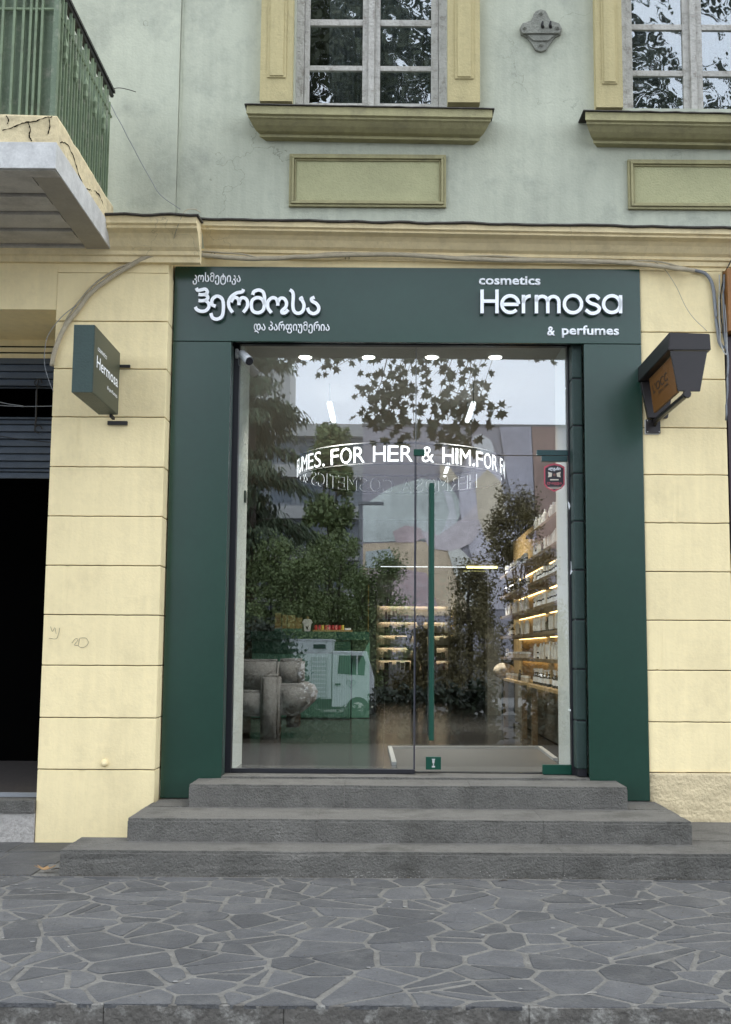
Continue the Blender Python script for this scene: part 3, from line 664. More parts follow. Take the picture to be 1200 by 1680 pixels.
# letters
def TWg(ox, oy, s, pp=YP):
    return lambda u, v, y: (lambda r: Vector((r[0], y, r[1])))(W(ox + u / s, oy + v / s, YP))
TG = TWg(300, 440, 4.615)
GEO = [
 [[(110, 163), (122, 181), (150, 176), (178, 172), (193, 190), (182, 208), (152, 214), (126, 211)], [(170, 212), (192, 222), (196, 240), (180, 254), (152, 259), (126, 257)], [(175, 255), (201, 275), (203, 308), (180, 334), (145, 338), (115, 326), (102, 306)]],
 [[(256, 300), (232, 290), (226, 262), (243, 234), (274, 225), (303, 243), (314, 285), (312, 345), (298, 382), (264, 398), (232, 386), (219, 352)]],
 [[(466, 172), (455, 192), (415, 200), (376, 226), (355, 262), (357, 305), (384, 348)], [(372, 270), (388, 240), (412, 235), (429, 255), (431, 292)], [(431, 270), (447, 240), (474, 238), (495, 262), (493, 305), (464, 347)]],
 [[(535, 215), (545, 190), (580, 178), (612, 192), (624, 230), (624, 292)], [(624, 288), (613, 330), (575, 350), (536, 335), (524, 290), (537, 250), (574, 235), (608, 250), (623, 285)]],
 [[(676, 350), (650, 312), (650, 266), (680, 237), (708, 242), (723, 268), (724, 296)], [(724, 272), (742, 242), (770, 242), (789, 270), (784, 306), (756, 334), (758, 350), (780, 348), (803, 326)]],
 [[(815, 176), (835, 192), (841, 225), (838, 300), (850, 340), (880, 354), (912, 335), (922, 292), (908, 256), (895, 244), (914, 233)]],
 [[(1001, 233), (978, 244), (984, 262), (1014, 280), (1033, 310), (1024, 341), (992, 356), (960, 340), (948, 312)]]]
bm = B()
for gl in GEO:
    for st in gl: ribbon(bm, st, 25, YP - .055, YP - .012, TG, 5)
obj('georgian_name_lettering', bm, None, sr, mats=[M_WHT, M_LSIDE])
TL = TWg(670, 400, 2.264)
def arc(cx, cy, r, a0, a1, n=14, ry=None): return [(cx + r * math.cos(math.radians(a0 + (a1 - a0) * k / n)), cy + (ry or r) * math.sin(math.radians(a0 + (a1 - a0) * k / n))) for k in range(n + 1)]
LAT = [[(273, 176), (273, 264)], [(328, 176), (328, 264)], [(279, 219), (322, 219)],
 [(348, 231), (408, 231)], arc(377, 230, 31, 0, -318, 20),
 [(426, 196), (426, 264)], arc(452, 226, 26, -180, -88, 6),
 [(474, 196), (474, 264)], arc(495, 222, 21, -180, 0, 8), [(516, 222), (516, 264)], arc(536.5, 222, 20.5, -180, 0, 8), [(557, 222), (557, 264)],
 arc(609, 230, 32, 0, 360, 24),
 [(706, 212), (692, 200), (670, 201), (662, 214), (674, 226), (696, 234), (707, 246), (698, 260), (676, 264), (656, 251)],
 arc(753, 230, 31, 0, 360, 24), [(785, 197), (785, 264)]]
bm = B()
for st in LAT: ribbon(bm, st, 12.5, YP - .055, YP - .012, TL, 4, sm=(len(st) == 10))
obj('latin_name_lettering', bm, None, sr, mats=[M_WHT, M_LSIDE])
def sign_text(nm, s, px0, px1, py0, py1, bold=.012):
    bm = text_bm(s, 1, .0, bold); x0, z1 = W(px0, py0, YP); x1, z0 = W(px1, py1, YP)
    ex = bmesh.ops.extrude_face_region(bm, geom=list(bm.faces)); [setattr(v.co, 'z', v.co.z + .008) for v in ex['geom'] if isinstance(v, bmesh.types.BMVert)]
    fit_text(bm, x0, x1, z0, z1, YP - .004); obj(nm, bm, M_WHT, sr)
sign_text('latin_top_lettering', 'cosmetics', 786, 887, 453, 468, .02)
sign_text('ampersand_lettering', '&', 898, 911, 536, 551, .02)
sign_text('latin_bottom_lettering', 'perfumes', 922, 1016, 534, 555, .02)
sign_text('georgian_top_lettering', 'კოსმეტიკა', 317, 395, 447, 468, .012)
sign_text('georgian_bottom_lettering', 'და პარფიუმერია', 417, 541, 527, 548, .012)

# ================================================================== SHOPFRONT GLASS
zg0 = Z3 + .016; zg1 = zh0 + .07
xg0, xg1 = W(381, 900, GLASS_Y)[0], W(941, 900, GLASS_Y)[0]
xd = W(682, 900, GLASS_Y)[0]                 # meeting line
ztr = W(800, 747, GLASS_Y)[1]                # transom joint
sf = thing('glazed_shopfront', 'frameless glass shopfront in a thin black frame with fixed panes', 'shopfront', (0, GLASS_Y, zg0))
fw = .045
obj('frame_jamb', box(B(), xg0 - .03, xg0 + .035, GLASS_Y - .04, GLASS_Y + .05, zg0, zg1), M_BLK, sf)
obj('frame_jamb', box(B(), xg1 - .04, xg1 + .045, GLASS_Y - .04, GLASS_Y + .05, zg0, zg1), M_BLK, sf)
obj('frame_head', box(B(), xg0 + .036, xg1 - .041, GLASS_Y - .03, GLASS_Y + .04, zg1 - .02, zg1 + .02), M_BLK, sf)
obj('frame_sill', box(B(), xg0 + .036, xd, GLASS_Y - .03, GLASS_Y + .04, zg0, zg0 + .035), M_BLK, sf)
obj('left_pane', box(B(), xg0 + .036, xd - .004, GLASS_Y, GLASS_Y + .010, zg0 + .036, zg1 - .021), M_GLASS, sf)
obj('transom_pane', box(B(), xd + .004, xg1 - .041, GLASS_Y, GLASS_Y + .010, ztr + .005, zg1 - .021), M_GLASS, sf)
obj('joint_strip', box(B(), xd - .003, xd + .003, GLASS_Y - .002, GLASS_Y + .012, ztr + .05, zg1 - .021), M_CABG, sf)
obj('edge_strip', box(B(), xd - .012, xd + .003, GLASS_Y - .006, GLASS_Y + .016, zg0 + .036, ztr - .01), mat('dark glass edge', (.05, .05, .06), .3), sf)
a = W(679, 747, GLASS_Y)[0]; b = W(697, 735, GLASS_Y)[0]
obj('patch_fitting', box(B(), a, b, GLASS_Y - .02, GLASS_Y + .03, ztr - .008, ztr + .05), M_HAND, sf, bevel=.003)
obj('patch_fitting', box(B(), W(881, 747, GLASS_Y)[0], xg1 - .042, GLASS_Y - .02, GLASS_Y + .03, ztr + .0, ztr + .05), mat('teal fitting', (.01, .05, .05), .35), sf, bevel=.003)
dr = thing('glass_door', 'frameless glass door with a tall green tubular handle', 'door', (xd, GLASS_Y, zg0))
obj('door_pane', box(B(), xd + .008, xg1 - .045, GLASS_Y, GLASS_Y + .010, zg0 + .012, ztr - .004), M_GLASS, dr)
obj('top_patch', box(B(), W(889, 755, GLASS_Y)[0], xg1 - .046, GLASS_Y - .02, GLASS_Y + .03, ztr - .055, ztr - .005), mat('teal fitting', (.01, .05, .05), .35), dr, bevel=.003)
x0, z1 = W(891, 1255, GLASS_Y - .02); obj('bottom_patch', box(B(), x0, xg1 - .042, GLASS_Y - .022, GLASS_Y + .03, zg0 + .0, z1), M_HAND, dr, bevel=.003)
x0, z1 = W(699, 1242, GLASS_Y - .02); x1, z0 = W(724, 1263, GLASS_Y - .02)
lk = obj('lock_patch', box(B(), x0, x1, GLASS_Y - .022, GLASS_Y + .03, z0, z1), M_HAND, dr, bevel=.003)
cx_, cz_ = (x0 + x1) / 2, (z0 + z1) / 2
bm = B()
for q in ([(-.016, .038), (.016, .038), (.012, .03), (-.012, .03)], [(-.011, .027), (.011, .027), (.008, -.0), (-.008, -.0)], [(-.004, -.002), (.004, -.002), (.004, -.02), (-.004, -.02)], [(-.014, -.022), (.014, -.022), (.014, -.036), (-.014, -.036)]):
    prism(bm, [(cx_ + u, GLASS_Y - .023, cz_ + v) for u, v in q], (0, -.001, 0))
obj('engraved_emblem', bm, M_ZINC, lk)
hx = W(708.5, 1000, GLASS_Y - .08)[0]; hz0, hz1 = W(708, 1215, GLASS_Y - .08)[1], W(708, 793, GLASS_Y - .08)[1]
bm = B(); lathe(bm, [(.0, hz0), (.022, hz0), (.024, hz0 + .01), (.024, hz1 - .01), (.022, hz1), (0.001, hz1 + .001)], (hx, GLASS_Y - .08, 0), 14); hd = obj('handle', bm, M_HAND, dr, smooth=False)
bm = B(); lathe(bm, [(.018, hz0 + .03), (.018, hz1 - .04)], (hx - .012, GLASS_Y + .07, 0), 10); obj('inner_handle', bm, M_BLK, dr)
for zz in (hz0 + .2, hz1 - .2): obj('handle_standoff', tube(B(), [(hx, GLASS_Y - .08, zz), (hx, GLASS_Y + .07, zz)], .010, 8), M_HAND, dr)
# chips of white on the black frame
bm = B()
for cxp, cyp, pts in ((934, 830, [(-2, -8), (1, -4), (2, 1), (0, 7), (-1, 1)]), (937, 932, [(0, -12), (2, -5), (3, 6), (-1, 11), (0, 2)]), (936, 1166, [(-1, -3), (1, -2), (1, 1), (-1, 1)]), (955, 1262, [(-1, -8), (2, -1), (2, 4), (-1, 3)])):
    prism(bm, [wpx(cxp + u, cyp + v, GLASS_Y - .041) for u, v in pts], (0, -.001, 0))
obj('paint_chip', bm, M_WHT, sf)

# alarm sticker on the glass
st = thing('alarm_sticker', 'black shield-shaped alarm company sticker with red border on the glass under the door hinge', 'sticker', tuple(wpx(910, 783, GLASS_Y - .003)))
def shield(s, y): return [wpx(910 + u * s, 783 + v * s, y) for u, v in ((-17, -17), (-10, -21), (0, -23), (10, -21), (17, -17), (17, 12), (12, 18), (0, 24), (-12, 18), (-17, 12))]
obj('border', prism(B(), shield(1, GLASS_Y - .002), (0, .0012, 0)), mat('sticker red', (.55, .09, .12), .5), st)
obj('face', prism(B(), shield(.87, GLASS_Y - .0035), (0, .0012, 0)), mat('sticker black', (.03, .025, .03), .5), st)
YS = GLASS_Y - .0042; M_STC = mat('sticker cream', (.7, .62, .5), .6)
for nm, tx, q, m in (('sticker_name_print', 'ალგანი', (900, 766, 920, 773), M_WHT), ('sticker_red_print', 'დაცვა', (898, 791, 922, 796), mat('sticker red', (.55, .09, .12)))):
    t_ = text_bm(tx, 1, 0, .02); x0, z1 = W(q[0], q[1], GLASS_Y); x1, z0 = W(q[2], q[3], GLASS_Y); fit_text(t_, x0, x1, z0, z1, YS); obj(nm, t_, m, st)
for dx in (-6.5, 6.5): obj('emblem_wing', prism(B(), [wpx(910 + dx + u * (1 if dx > 0 else -1), 779 + v, YS) for u, v in ((-3, -3), (4, -5), (3, 0), (4, 4), (-2, 3))], (0, .0005, 0)), M_STC, st)
obj('emblem_disc', lathe(B(), [(.013, 0), (.013, .0006)], wpx(910, 779, GLASS_Y - .0046), 12, 'Y'), mat('emblem brown', (.2, .1, .08)), st)
for py, a_, b_, h_ in ((786, 903, 917, 2), (799, 899, 922, .8), (801, 902, 919, .8)): obj('print_line', prism(B(), [wpx(a_, py, YS), wpx(b_, py, YS), wpx(b_, py + h_, YS), wpx(a_, py + h_, YS)], (0, .0005, 0)), M_STC, st)

# security camera
cc = thing('security_camera', 'white bullet security camera at the top left corner of the shopfront', 'camera', tuple(wpx(388, 580, GLASS_Y - .1)))
p = wpx(387, 580, GLASS_Y - .05); obj('mount_plate', lathe(B(), [(.001, 0), (.045, 0), (.045, .02), (.03, .03), (.001, .031)], p + Vector((.0, 0, 0)), 16, 'X'), M_CAMW, cc)
p2 = wpx(400, 582, .42); obj('bracket_arm', tube(B(), smoothpts([p + Vector((.02, 0, 0)), p + Vector((.06, -.03, 0)), p2]), .012, 8), M_CAMW, cc)
q = wpx(397, 582, .38); dirv = (wpx(415, 598, .2) - q).normalized()
bm = B(); tube(bm, [q - dirv * .02, q, q + dirv * .14, q + dirv * .17], [.02, .032, .037, .037], 16); obj('camera_body', bm, M_CAMW, cc, smooth=False)
bm = B(); tube(bm, [q + dirv * .171, q + dirv * .184], [.036, .034], 16); obj('lens_window', bm, M_BLK, cc)
up = Vector((0, 0, 1)); bm = B(); tube(bm, [q + dirv * .0 + up * .012, q + dirv * .185 + up * .010], [.0375, .0385], 12, False); obj('sun_hood', bm, M_CAMW, cc)
bm = B(); tube(bm, smoothpts([p + Vector((.03, -.01, -.02)), p + Vector((.03, -.02, -.1)), p + Vector((.045, -.02, -.13))]), .004, 5); obj('camera_lead', bm, M_CABG, cc)
p = wpx(395.5, 814, GLASS_Y + .25)
# small black intercom on the left jamb
# ================================================================== HANGING SIGN (left)
xs0 = W(196, 600, -.10)[0]; Yn = -10.03 + 9.93 * (635 - 196) / (635 - 153.)
hs = thing('projecting_sign', 'dark green box sign projecting from the cream pillar, white name on its side', 'sign', (xs0, -.5, 3.3))
z1, z0 = W(135, 532.5, Yn)[1], W(135, 643.5, Yn)[1]; xw = xs0 - W(153, 600, Yn)[0] + W(119, 600, Yn)[0]; 
M_SIG = mat('sign box olive green', (.035, .045, .03), .4)
obj('sign_box', box(B(), xw, xs0, Yn, -.10, z0, z1), M_DGRM, hs, bevel=.003)
obj('sign_face', box(B(), xs0 + .0005, xs0 + .004, Yn + .004, -.104, z0 + .004, z1 - .004), M_SIG, hs)
def side_text(s, u0, u1, v0, v1, bold):
    bm = text_bm(s, 1, 0, bold); xs = [v.co.x for v in bm.verts]; ys = [v.co.y for v in bm.verts]; a, b, c, d = min(xs), max(xs), min(ys), max(ys)
    LY, LZ = -.10 - Yn, z1 - z0
    for v in bm.verts:
        u = (v.co.x - a) / (b - a); t = (v.co.y - c) / (d - c); v.co = Vector((xs0 + .006, Yn + (u0 + (u1 - u0) * u) * LY, z1 - (v1 + (v0 - v1) * t) * LZ))
    obj('side_lettering', bm, M_WHT, hs)
side_text('Hermosa', .10, .93, .41, .59, .008); side_text('cosmetics', .12, .46, .26, .33, 0); side_text('& perfumes', .52, .92, .70, .78, 0)
xb = W(200, 600, -.03)[0]
obj('wall_arm', box(B(), xs0 - .06, xs0 - .03, -.098, -.004, z0 + .31, z0 + .335), M_IRON, hs); obj('wall_plate', box(B(), xs0 - .03, xs0 + .075, -.03, -.004, W(200, 603, -.01)[1], W(200, 599, -.01)[1]), M_IRON, hs)
obj('foot_arm', box(B(), xs0 - .06, xs0 - .04, -.15, -.03, z0 - .03, z0 - .005), M_IRON, hs); obj('foot_plate', box(B(), W(177, 693, -.02)[0], W(209, 693, -.02)[0], -.035, -.004, W(190, 697, -.02)[1], W(190, 691, -.02)[1]), M_IRON, hs)

# ================================================================== LANTERN SIGN (right)
xl = 2.215; Yf = -10.03 + xl / ((1097 - CX) / F) * .985
ln = thing('lantern_sign', 'dark brown lantern-shaped sign bracket with orange panel on the right wall', 'sign', (2.4, -.2, 3.3))
ln['label'] = 'dark brown lantern-shaped bracket sign with an orange panel on the right wall'
def zf(py): return W(1130, py, Yf)[1]
xa, xb = W(1097, 560, Yf)[0], W(1167, 560, Yf)[0]
bm = B(); prism(bm, [(xa, Yf, zf(574)), (xb, Yf, zf(574)), (xb - .006, Yf, zf(547)), (xa + .008, Yf, zf(545))], (0, (YR - .02) - Yf, 0)); bmesh.ops.bevel(bm, geom=list(bm.edges), offset=.006, segments=2, affect='EDGES'); obj('cap', bm, M_BROWN, ln)
f0, f1 = W(1101, 578, Yf)[0], W(1162, 578, Yf)[0]; g0, g1 = W(1114, 641, Yf)[0], W(1150, 641, Yf)[0]
for yy, d in ((Yf + .01, .025), (YR - .08, .06)):
    bm = B(); prism(bm, [(g0, yy, zf(641)), (g1, yy, zf(641)), (f1, yy, zf(575)), (f0, yy, zf(575))], (0, d, 0)); obj('end_plate', bm, M_BROWN, ln, bevel=.003)
zb_, zt_2 = zf(638), zf(577)
fm = (f0 + f1) / 2; gm = (g0 + g1) / 2
bm = B(); prism(bm, [(gm - .07, Yf + .12, zb_), (gm - .07, YR - .22, zb_), (fm - .11, YR - .22, zt_2), (fm - .11, Yf + .12, zt_2)], (.02, 0, 0)); obj('sign_panel', bm, M_ORNG, ln)
def lant_text(s, u0, u1, v0, v1, b):
    bm = text_bm(s, 1, 0, b); xs = [v.co.x for v in bm.verts]; ys = [v.co.y for v in bm.verts]; a, bb, c, d = min(xs), max(xs), min(ys), max(ys)
    for v in bm.verts:
        u = u0 + (u1 - u0) * (1 - (v.co.x - a) / (bb - a)); t = v0 + (v1 - v0) * (v.co.y - c) / (d - c)
        # left face is read from the left: text runs from the wall outwards
        yv = (Yf + .12) + (YR - .22 - Yf - .12) * u; zv = zb_ + (zt_2 - zb_) * t; xv = (gm - .07) + (fm - gm - .04) * t - .002
        v.co = Vector((xv, yv, zv))
    obj('panel_lettering', bm, M_BROWN, ln)
lant_text("L'OCC", .25, .9, .50, .74, 0); lant_text('EN PR', .25, .68, .36, .44, 0)
bm = B(); tube(bm, [(gm - .02, Yf - .01, zf(640) - .03), (gm - .02, YR - .01, zf(640) - .03)], .024, 8); obj('bottom_rod', bm, M_BROWN, ln)
obj('rod_cap', lathe(B(), [(.001, 0), (.03, .0), (.035, .02), (.03, .05), (.001, .06)], (gm - .02, Yf - .012, zf(640) - .03), 10, 'Y'), M_BROWN, ln)
x0, z1 = W(1060, 688, YR - .02); x1, z0 = W(1084, 711, YR - .02)
obj('wall_plate', box(B(), x0, x1, YR - .03, YR - .003, z0, z1), M_BROWN, ln, bevel=.002)
obj('mounting_pad', box(B(), x0 - .008, x1 - .01, YR - .012, YR - .0025, z0 - .008, z1 - .0), mat('white pad', (.6, .58, .52)), ln)
bm = B(); tube(bm, [(x1 - .05, YR - .03, z1 - .05), (gm - .02, YR - .1, zf(640) - .03)], .02, 6); obj('strut', bm, M_BROWN, ln)
for u in (x0 + .012, x1 - .012):
    for v in (z0 + .012, z1 - .012): obj('screw', lathe(B(), [(.005, 0), (.005, .003)], (u, YR - .034, v), 8, 'Y'), M_ZINC, ln)

# ================================================================== CABLES
def cable(name, label, pts, r, m, y, cat='cable'):
    P = smoothpts([wpx(px, py, y + (dy[0] if dy else 0)) for px, py, *dy in pts], 6)
    P = [p + Vector((noise.noise(p * 7) * .006, 0, noise.noise(p * 8 + Vector((4, 0, 0))) * .006)) for p in P]
    own_origin(setp(obj(name, tube(B(), P, r, 6), m, smooth=True), label, cat))
YC = -.035
cable('cable_bundle', 'thick cream painted cable bundle arching from the left doorway to above the green sign', [(86, 600), (90, 575), (104, 542), (125, 512), (150, 480), (190, 450), (235, 424), (275, 412), (300, 413, .02), (330, 418, .1), (420, 424, .14), (520, 420, .15), (640, 417, .15), (760, 424, .16), (860, 427, .16), (960, 428, .16), (1050, 433, .16), (1140, 444, .17)], .021, M_CABLE, YC)
cable('thin_cable', 'thin cream cable running just beside the thick bundle over the sign', [(88, 590), (112, 520), (160, 462), (215, 430), (270, 407), (330, 412, .12), (400, 417, .12), (450, 425, .15), (560, 414, .15), (700, 422, .15), (820, 420, .16), (960, 432, .16), (1060, 427, .16), (1130, 440, .17)], .008, M_CABLE, YC)
cable('sagging_wire', 'thin wire loop hanging in front of the left doorway edge', [(125, 500), (100, 522), (80, 548), (73, 575), (74, 600), (80, 622), (88, 642)], .003, M_CABG, YC - .02, 'wire')
cable('drop_wire', 'thin wire running diagonally over the pale green wall from the balcony railing', [(176, 160, -.0), (205, 215, .1), (235, 272, .2), (262, 318, .2), (296, 343, .2)], .0035, M_CABG, YC, 'wire')
cable('cornice_wire', 'thin pale wire looping down over the cornice corner to the cable bundle', [(330, 348, -.22), (318, 343, -.24), (303, 346, -.27), (293, 368, -.27), (286, 390, -.15), (281, 410, -.02)], .004, M_CABLE, YL, 'wire')
cable('stub_wire', 'bent stub of wire sticking out beside the balcony railing', [(180, 146), (195, 144), (212, 147), (223, 151)], .0035, M_IRON, .0, 'wire')
cable('lantern_wire', 'thin wire sagging from the cable bundle down to the lantern sign', [(1000, 433, 0), (1040, 425, 0), (1080, 432, -.02), (1110, 470, -.05), (1130, 510, -.1), (1160, 543, -.3)], .0035, M_CABLE, YR - .03, 'wire')
cable('grey_conduit', 'grey flexible conduit bending down the right wall edge', [(1138, 443), (1158, 449), (1169, 466), (1174, 500), (1177, 535), (1181, 560), (1188, 572)], .016, M_CABG, YR - .03)
cable('black_wire', 'black wire hanging along the grey conduit at the right edge', [(1204, 420), (1190, 448), (1183, 490), (1186, 540), (1192, 575), (1193, 640)], .006, M_CABK, YR - .05, 'wire')
cable('white_wire', 'pale wire loop hanging beside the grey conduit at the right edge', [(1181, 450), (1181, 520), (1184, 565), (1192, 582), (1194, 560), (1190, 500)], .005, mat('pale wire', (.45, .45, .42)), YR - .06, 'wire')
cable('cable_tails', 'bundle of thin grey wires at the right edge below the orange box', [(1189, 450), (1188, 500), (1191, 560), (1195, 590), (1194, 620), (1192, 690)], .010, M_CABG, YR - .055)
for px, py in ((350, 418), (570, 424), (925, 424)):
    c = wpx(px, py, YR - .02); own_origin(setp(obj('cable_hook', tube(B(), [c + Vector((math.cos(a) * .018, -.01, math.sin(a) * .022)) for a in [k * PI / 6 for k in range(-1, 8)]], .003, 5), M_IRON), {350: 'small hook holding the cable bundle near the left end of the sign', 570: 'small hook holding the cable bundle above the sign middle', 925: 'small hook holding the cable bundle above the latin name'}[px], 'hook'))

# ================================================================== ANCHOR PLATE
an = thing('wall_anchor_plate', 'old cast iron four-lobed anchor bracket bolted to the pale green wall', 'anchor plate', tuple(wpx(888, 50, YU)))
out_ = [(-12, -34 + 6), (-8, -33), (0, -36), (8, -33), (12, -26), (15, -16), (30, -13), (35, -4), (33, 6), (22, 10), (14, 22), (9, 31), (0, 34), (-9, 31), (-14, 22), (-22, 10), (-33, 6), (-35, -4), (-30, -13), (-15, -16)]
obj('base_plate', prism(B(), [wpx(888 + u, 50 + v, YU - .03) for u, v in out_], (0, .029, 0)), M_CAST, an, bevel=.006)
obj('cross_bar', prism(B(), [wpx(888 + u, 50 + v, YU - .06) for u, v in ((-32, -10), (32, -9), (34, -2), (30, 4), (-30, 4), (-34, -2))], (0, .028, 0)), M_CAST, an, bevel=.005)
for u, v in ((0, -28), (0, 24), (-27, -4), (27, -4)):
    obj('bolt', lathe(B(), [(.016, 0), (.016, -.012), (.009, -.014), (.009, -.03), (.001, -.031)], wpx(888 + u, 50 + v, YU - (.03 if abs(u) < 5 else .06)), 8, 'Y'), M_CAST, an)
for u in (3, 16): obj('hook_stub', tube(B(), [wpx(888 + u, 44, YU - .06), wpx(888 + u - 1, 40, YU - .1), wpx(888 + u, 34, YU - .11)], [.016, .014, .007], 7), M_IRON, an)
obj('lower_rib', prism(B(), [wpx(888 + u, 50 + v, YU - .045) for u, v in ((-24, 6), (24, 6), (12, 16), (-12, 16))], (0, .016, 0)), M_CAST, an, bevel=.004)
# wall knob on the pillar
kn = lathe(B(), [(.0, -.03), (.022, -.028), (.030, -.01), (.034, 0)], wpx(172, 1252, YL), 14, 'Y'); obj('wall_knob', kn, M_YEL, bld, smooth=True)
# scribbles
def scrib(strokes, label):
    bm = B()
    for s in strokes: tube(bm, smoothpts([wpx(px, py, YL - .0035) for px, py in s], 5), .0014, 4)
    own_origin(setp(obj('scribble', bm, mat('pencil grey', (.12, .11, .1), .9)), label, 'graffiti'))
scrib([[(83, 1028), (86, 1036), (90, 1030), (92, 1040)], [(98, 1030), (96, 1040), (92, 1048), (80, 1047)]], 'thin scrawled letters near the left edge of the cream pillar')
scrib([[(118, 1055), (124, 1048), (128, 1050), (122, 1058), (128, 1059)], [(131, 1047), (129, 1060), (138, 1062), (145, 1055), (141, 1047), (131, 1047)]], 'thin scrawled 2D on the cream pillar')
# dry leaf + bits on the paving
def leaf_poly(s):
    a = []; 
    for ang, r in ((-90, .25), (-62, .55), (-40, .35), (-12, .95), (12, .5), (35, 1.0), (60, .55), (90, 1.15), (120, .55), (145, 1.0), (168, .5), (192, .95), (220, .35), (242, .55)): a.append(Vector((math.cos(math.radians(ang)) * r * s, math.sin(math.radians(ang)) * r * s, 0)))
    return a
M_DRY = mat('dry leaf', (.30, .18, .08), .8, var=.2)
bm = B(); gx, gy = G(74, 1432)
top = [bm.verts.new(Vector((gx, gy, .02)) + p * 1 + Vector((0, 0, .25 * p.length * p.length / .07 + .1 * abs(p.x)))) for p in [Vector((q.x * 1.5, q.y, 0)) for q in leaf_poly(.055)]]
bm.faces.new(top); lf = own_origin(setp(obj('dry_leaf', bm, M_DRY), 'curled brown dry leaf on the paving by the left end of the steps', 'leaf')); md = lf.modifiers.new('s', 'SOLIDIFY'); md.thickness = .003
for i, (px, py, lab) in enumerate(((92, 1428, 'small dark twig beside the dry leaf at the foot of the steps'), (825, 1447, 'short dark twig on the paving below the right half of the steps'), (968, 1633, 'pale chip of stone near the kerb in front of the steps'))):
    gx, gy = G(px, py); own_origin(setp(obj('twig' if i < 2 else 'stone_chip', tube(B(), [(gx - .03, gy - .02, .008), (gx, gy, .012), (gx + .035, gy + .012, .009)], [.002, .005, .003], 5), M_BARK if i < 2 else M_MORT), lab, 'twig' if i < 2 else 'stone chip'))

# ================================================================== SHOP INTERIOR
FZ = .535                                   # floor
def WI(px, py, Z): x, z = W(px, py, CAM_Y + Z); return x, z
YJ = .56; YI = 1.25
xjl, xjr = xg0 + .036, xg1 - .041
CEILZ = 4.45
room = setp(obj('shop_floor', box(B(), -2.72, 4.2, YJ, 18, FZ - .06, FZ - .004), M_BLK), kind='structure')
r_ = random.Random(4)
y = YJ
for i in range(19):
    ty = YJ + .001 + i * .9; k = 0; x = -2.72
    while x < 4.2:
        obj('floor_tile', box(B(), x + .002, min(x + .9, 4.2) - .002, ty + .002, ty + .898, FZ - .004, FZ), M_TILE, room); x += .9
setp(obj('shop_ceiling', box(B(), -2.72, 4.2, YJ, 18, CEILZ, CEILZ + .1), M_CEIL), kind='structure')
setp(obj('shop_wall', box(B(), -2.8, -2.72, YI, 18, FZ, CEILZ), M_IWALL), kind='structure')
setp(obj('shop_wall', box(B(), 4.2, 4.3, YI, 18, FZ, CEILZ), M_IWALL), kind='structure')
setp(obj('shop_wall', box(B(), -2.8, 4.3, 17.6, 17.7, FZ, CEILZ), M_IWALL), kind='structure')
for a, b in ((-2.7, xjl), (xjr, 4.3)):
    j = setp(obj('white_jamb', box(B(), a, b, YJ, YI, FZ - .03, CEILZ + .02), M_JAMB), 'white plastered jamb inside the glass on the ' + ('left' if a < 0 else 'right'), 'jamb')
setp(obj('front_bulkhead', box(B(), xjl, xjr, YJ, YJ + .05, zg1 + .02, CEILZ + .3), M_CEIL), kind='structure')
# raised strip on the floor round the entrance mat
ms = thing('entrance_mat_frame', 'white metal strip framing the entrance floor inside the door', 'floor frame', (0, 1.5, FZ))
A = G(640, 1229, FZ); Bq = G(886, 1229, FZ); Cq = G(912, 1249, FZ); Dq = G(647, 1256, FZ)
M_STR = mat('white metal strip', (.4, .4, .39), .4)
for p, q, n in ((A, Bq, 'back_strip'), (Bq, Cq, 'side_strip'), (A, Dq, 'side_strip')):
    p, q = Vector(p), Vector(q); d = (q - p).normalized(); s = Vector((-d.y, d.x)) * .022
    obj(n, prism(B(), [Vector((*(p + s), FZ + .002)), Vector((*(q + s), FZ + .002)), Vector((*(q - s), FZ + .002)), Vector((*(p - s), FZ + .002))], (0, 0, .03)), M_STR, ms)
obj('mat_field', prism(B(), [(A[0] + .03, A[1] - .03, FZ + .001), (Bq[0] - .03, Bq[1] - .03, FZ + .001), (Cq[0] - .04, YJ + .02, FZ + .001), (Dq[0] + .03, YJ + .02, FZ + .001)], (0, 0, .006)), M_MATF, ms)
# intercom on the left jamb
x0, z1 = W(392, 805, 1.0); _, z0 = W(392, 824, 1.0)
setp(obj('intercom', box(B(), xjl + .001, xjl + .02, .98, 1.05, z0, z1), M_BLK, bevel=.003), 'small black intercom on the left white jamb', 'intercom')
# downlights
for i, px in enumerate((501, 605, 709, 813)):
    x, z = WI(px, 585, 11.9 - .6)
    yy = CAM_Y + 11.0
    # find depth where the ceiling is hit at this pixel row
    d = ROT @ Vector(((px - CX) / F, (CY - 585) / F, -1)); s = (CEILZ - CAM_Z) / d.z; c = Vector((d.x * s, CAM_Y + d.y * s, CEILZ))
    t = thing('downlight', ('leftmost', 'second from left', 'third from left', 'rightmost')[i] + ' of the four round ceiling downlights behind the glass', 'downlight', tuple(c), 'ceiling downlights')
    obj('trim_ring', lathe(B(), [(.075, -.006), (.075, 0), (.06, 0), (.06, -.006)], c, 20), M_CAMW, t)
    obj('lens', lathe(B(), [(.058, -.012), (.06, -.001)], c, 20), M_DOWN, t)
    ld = bpy.data.lights.new('downlight_lamp', 'SPOT'); ld.energy = 75; ld.spot_blend = .8; ld.spot_size = math.radians(88); ld.shadow_soft_size = .06; ld.color = (1, .93, .82)
    lo = bpy.data.objects.new('downlight_lamp', ld); link(lo); lo.parent = t; lo.location = (0, 0, -.04)
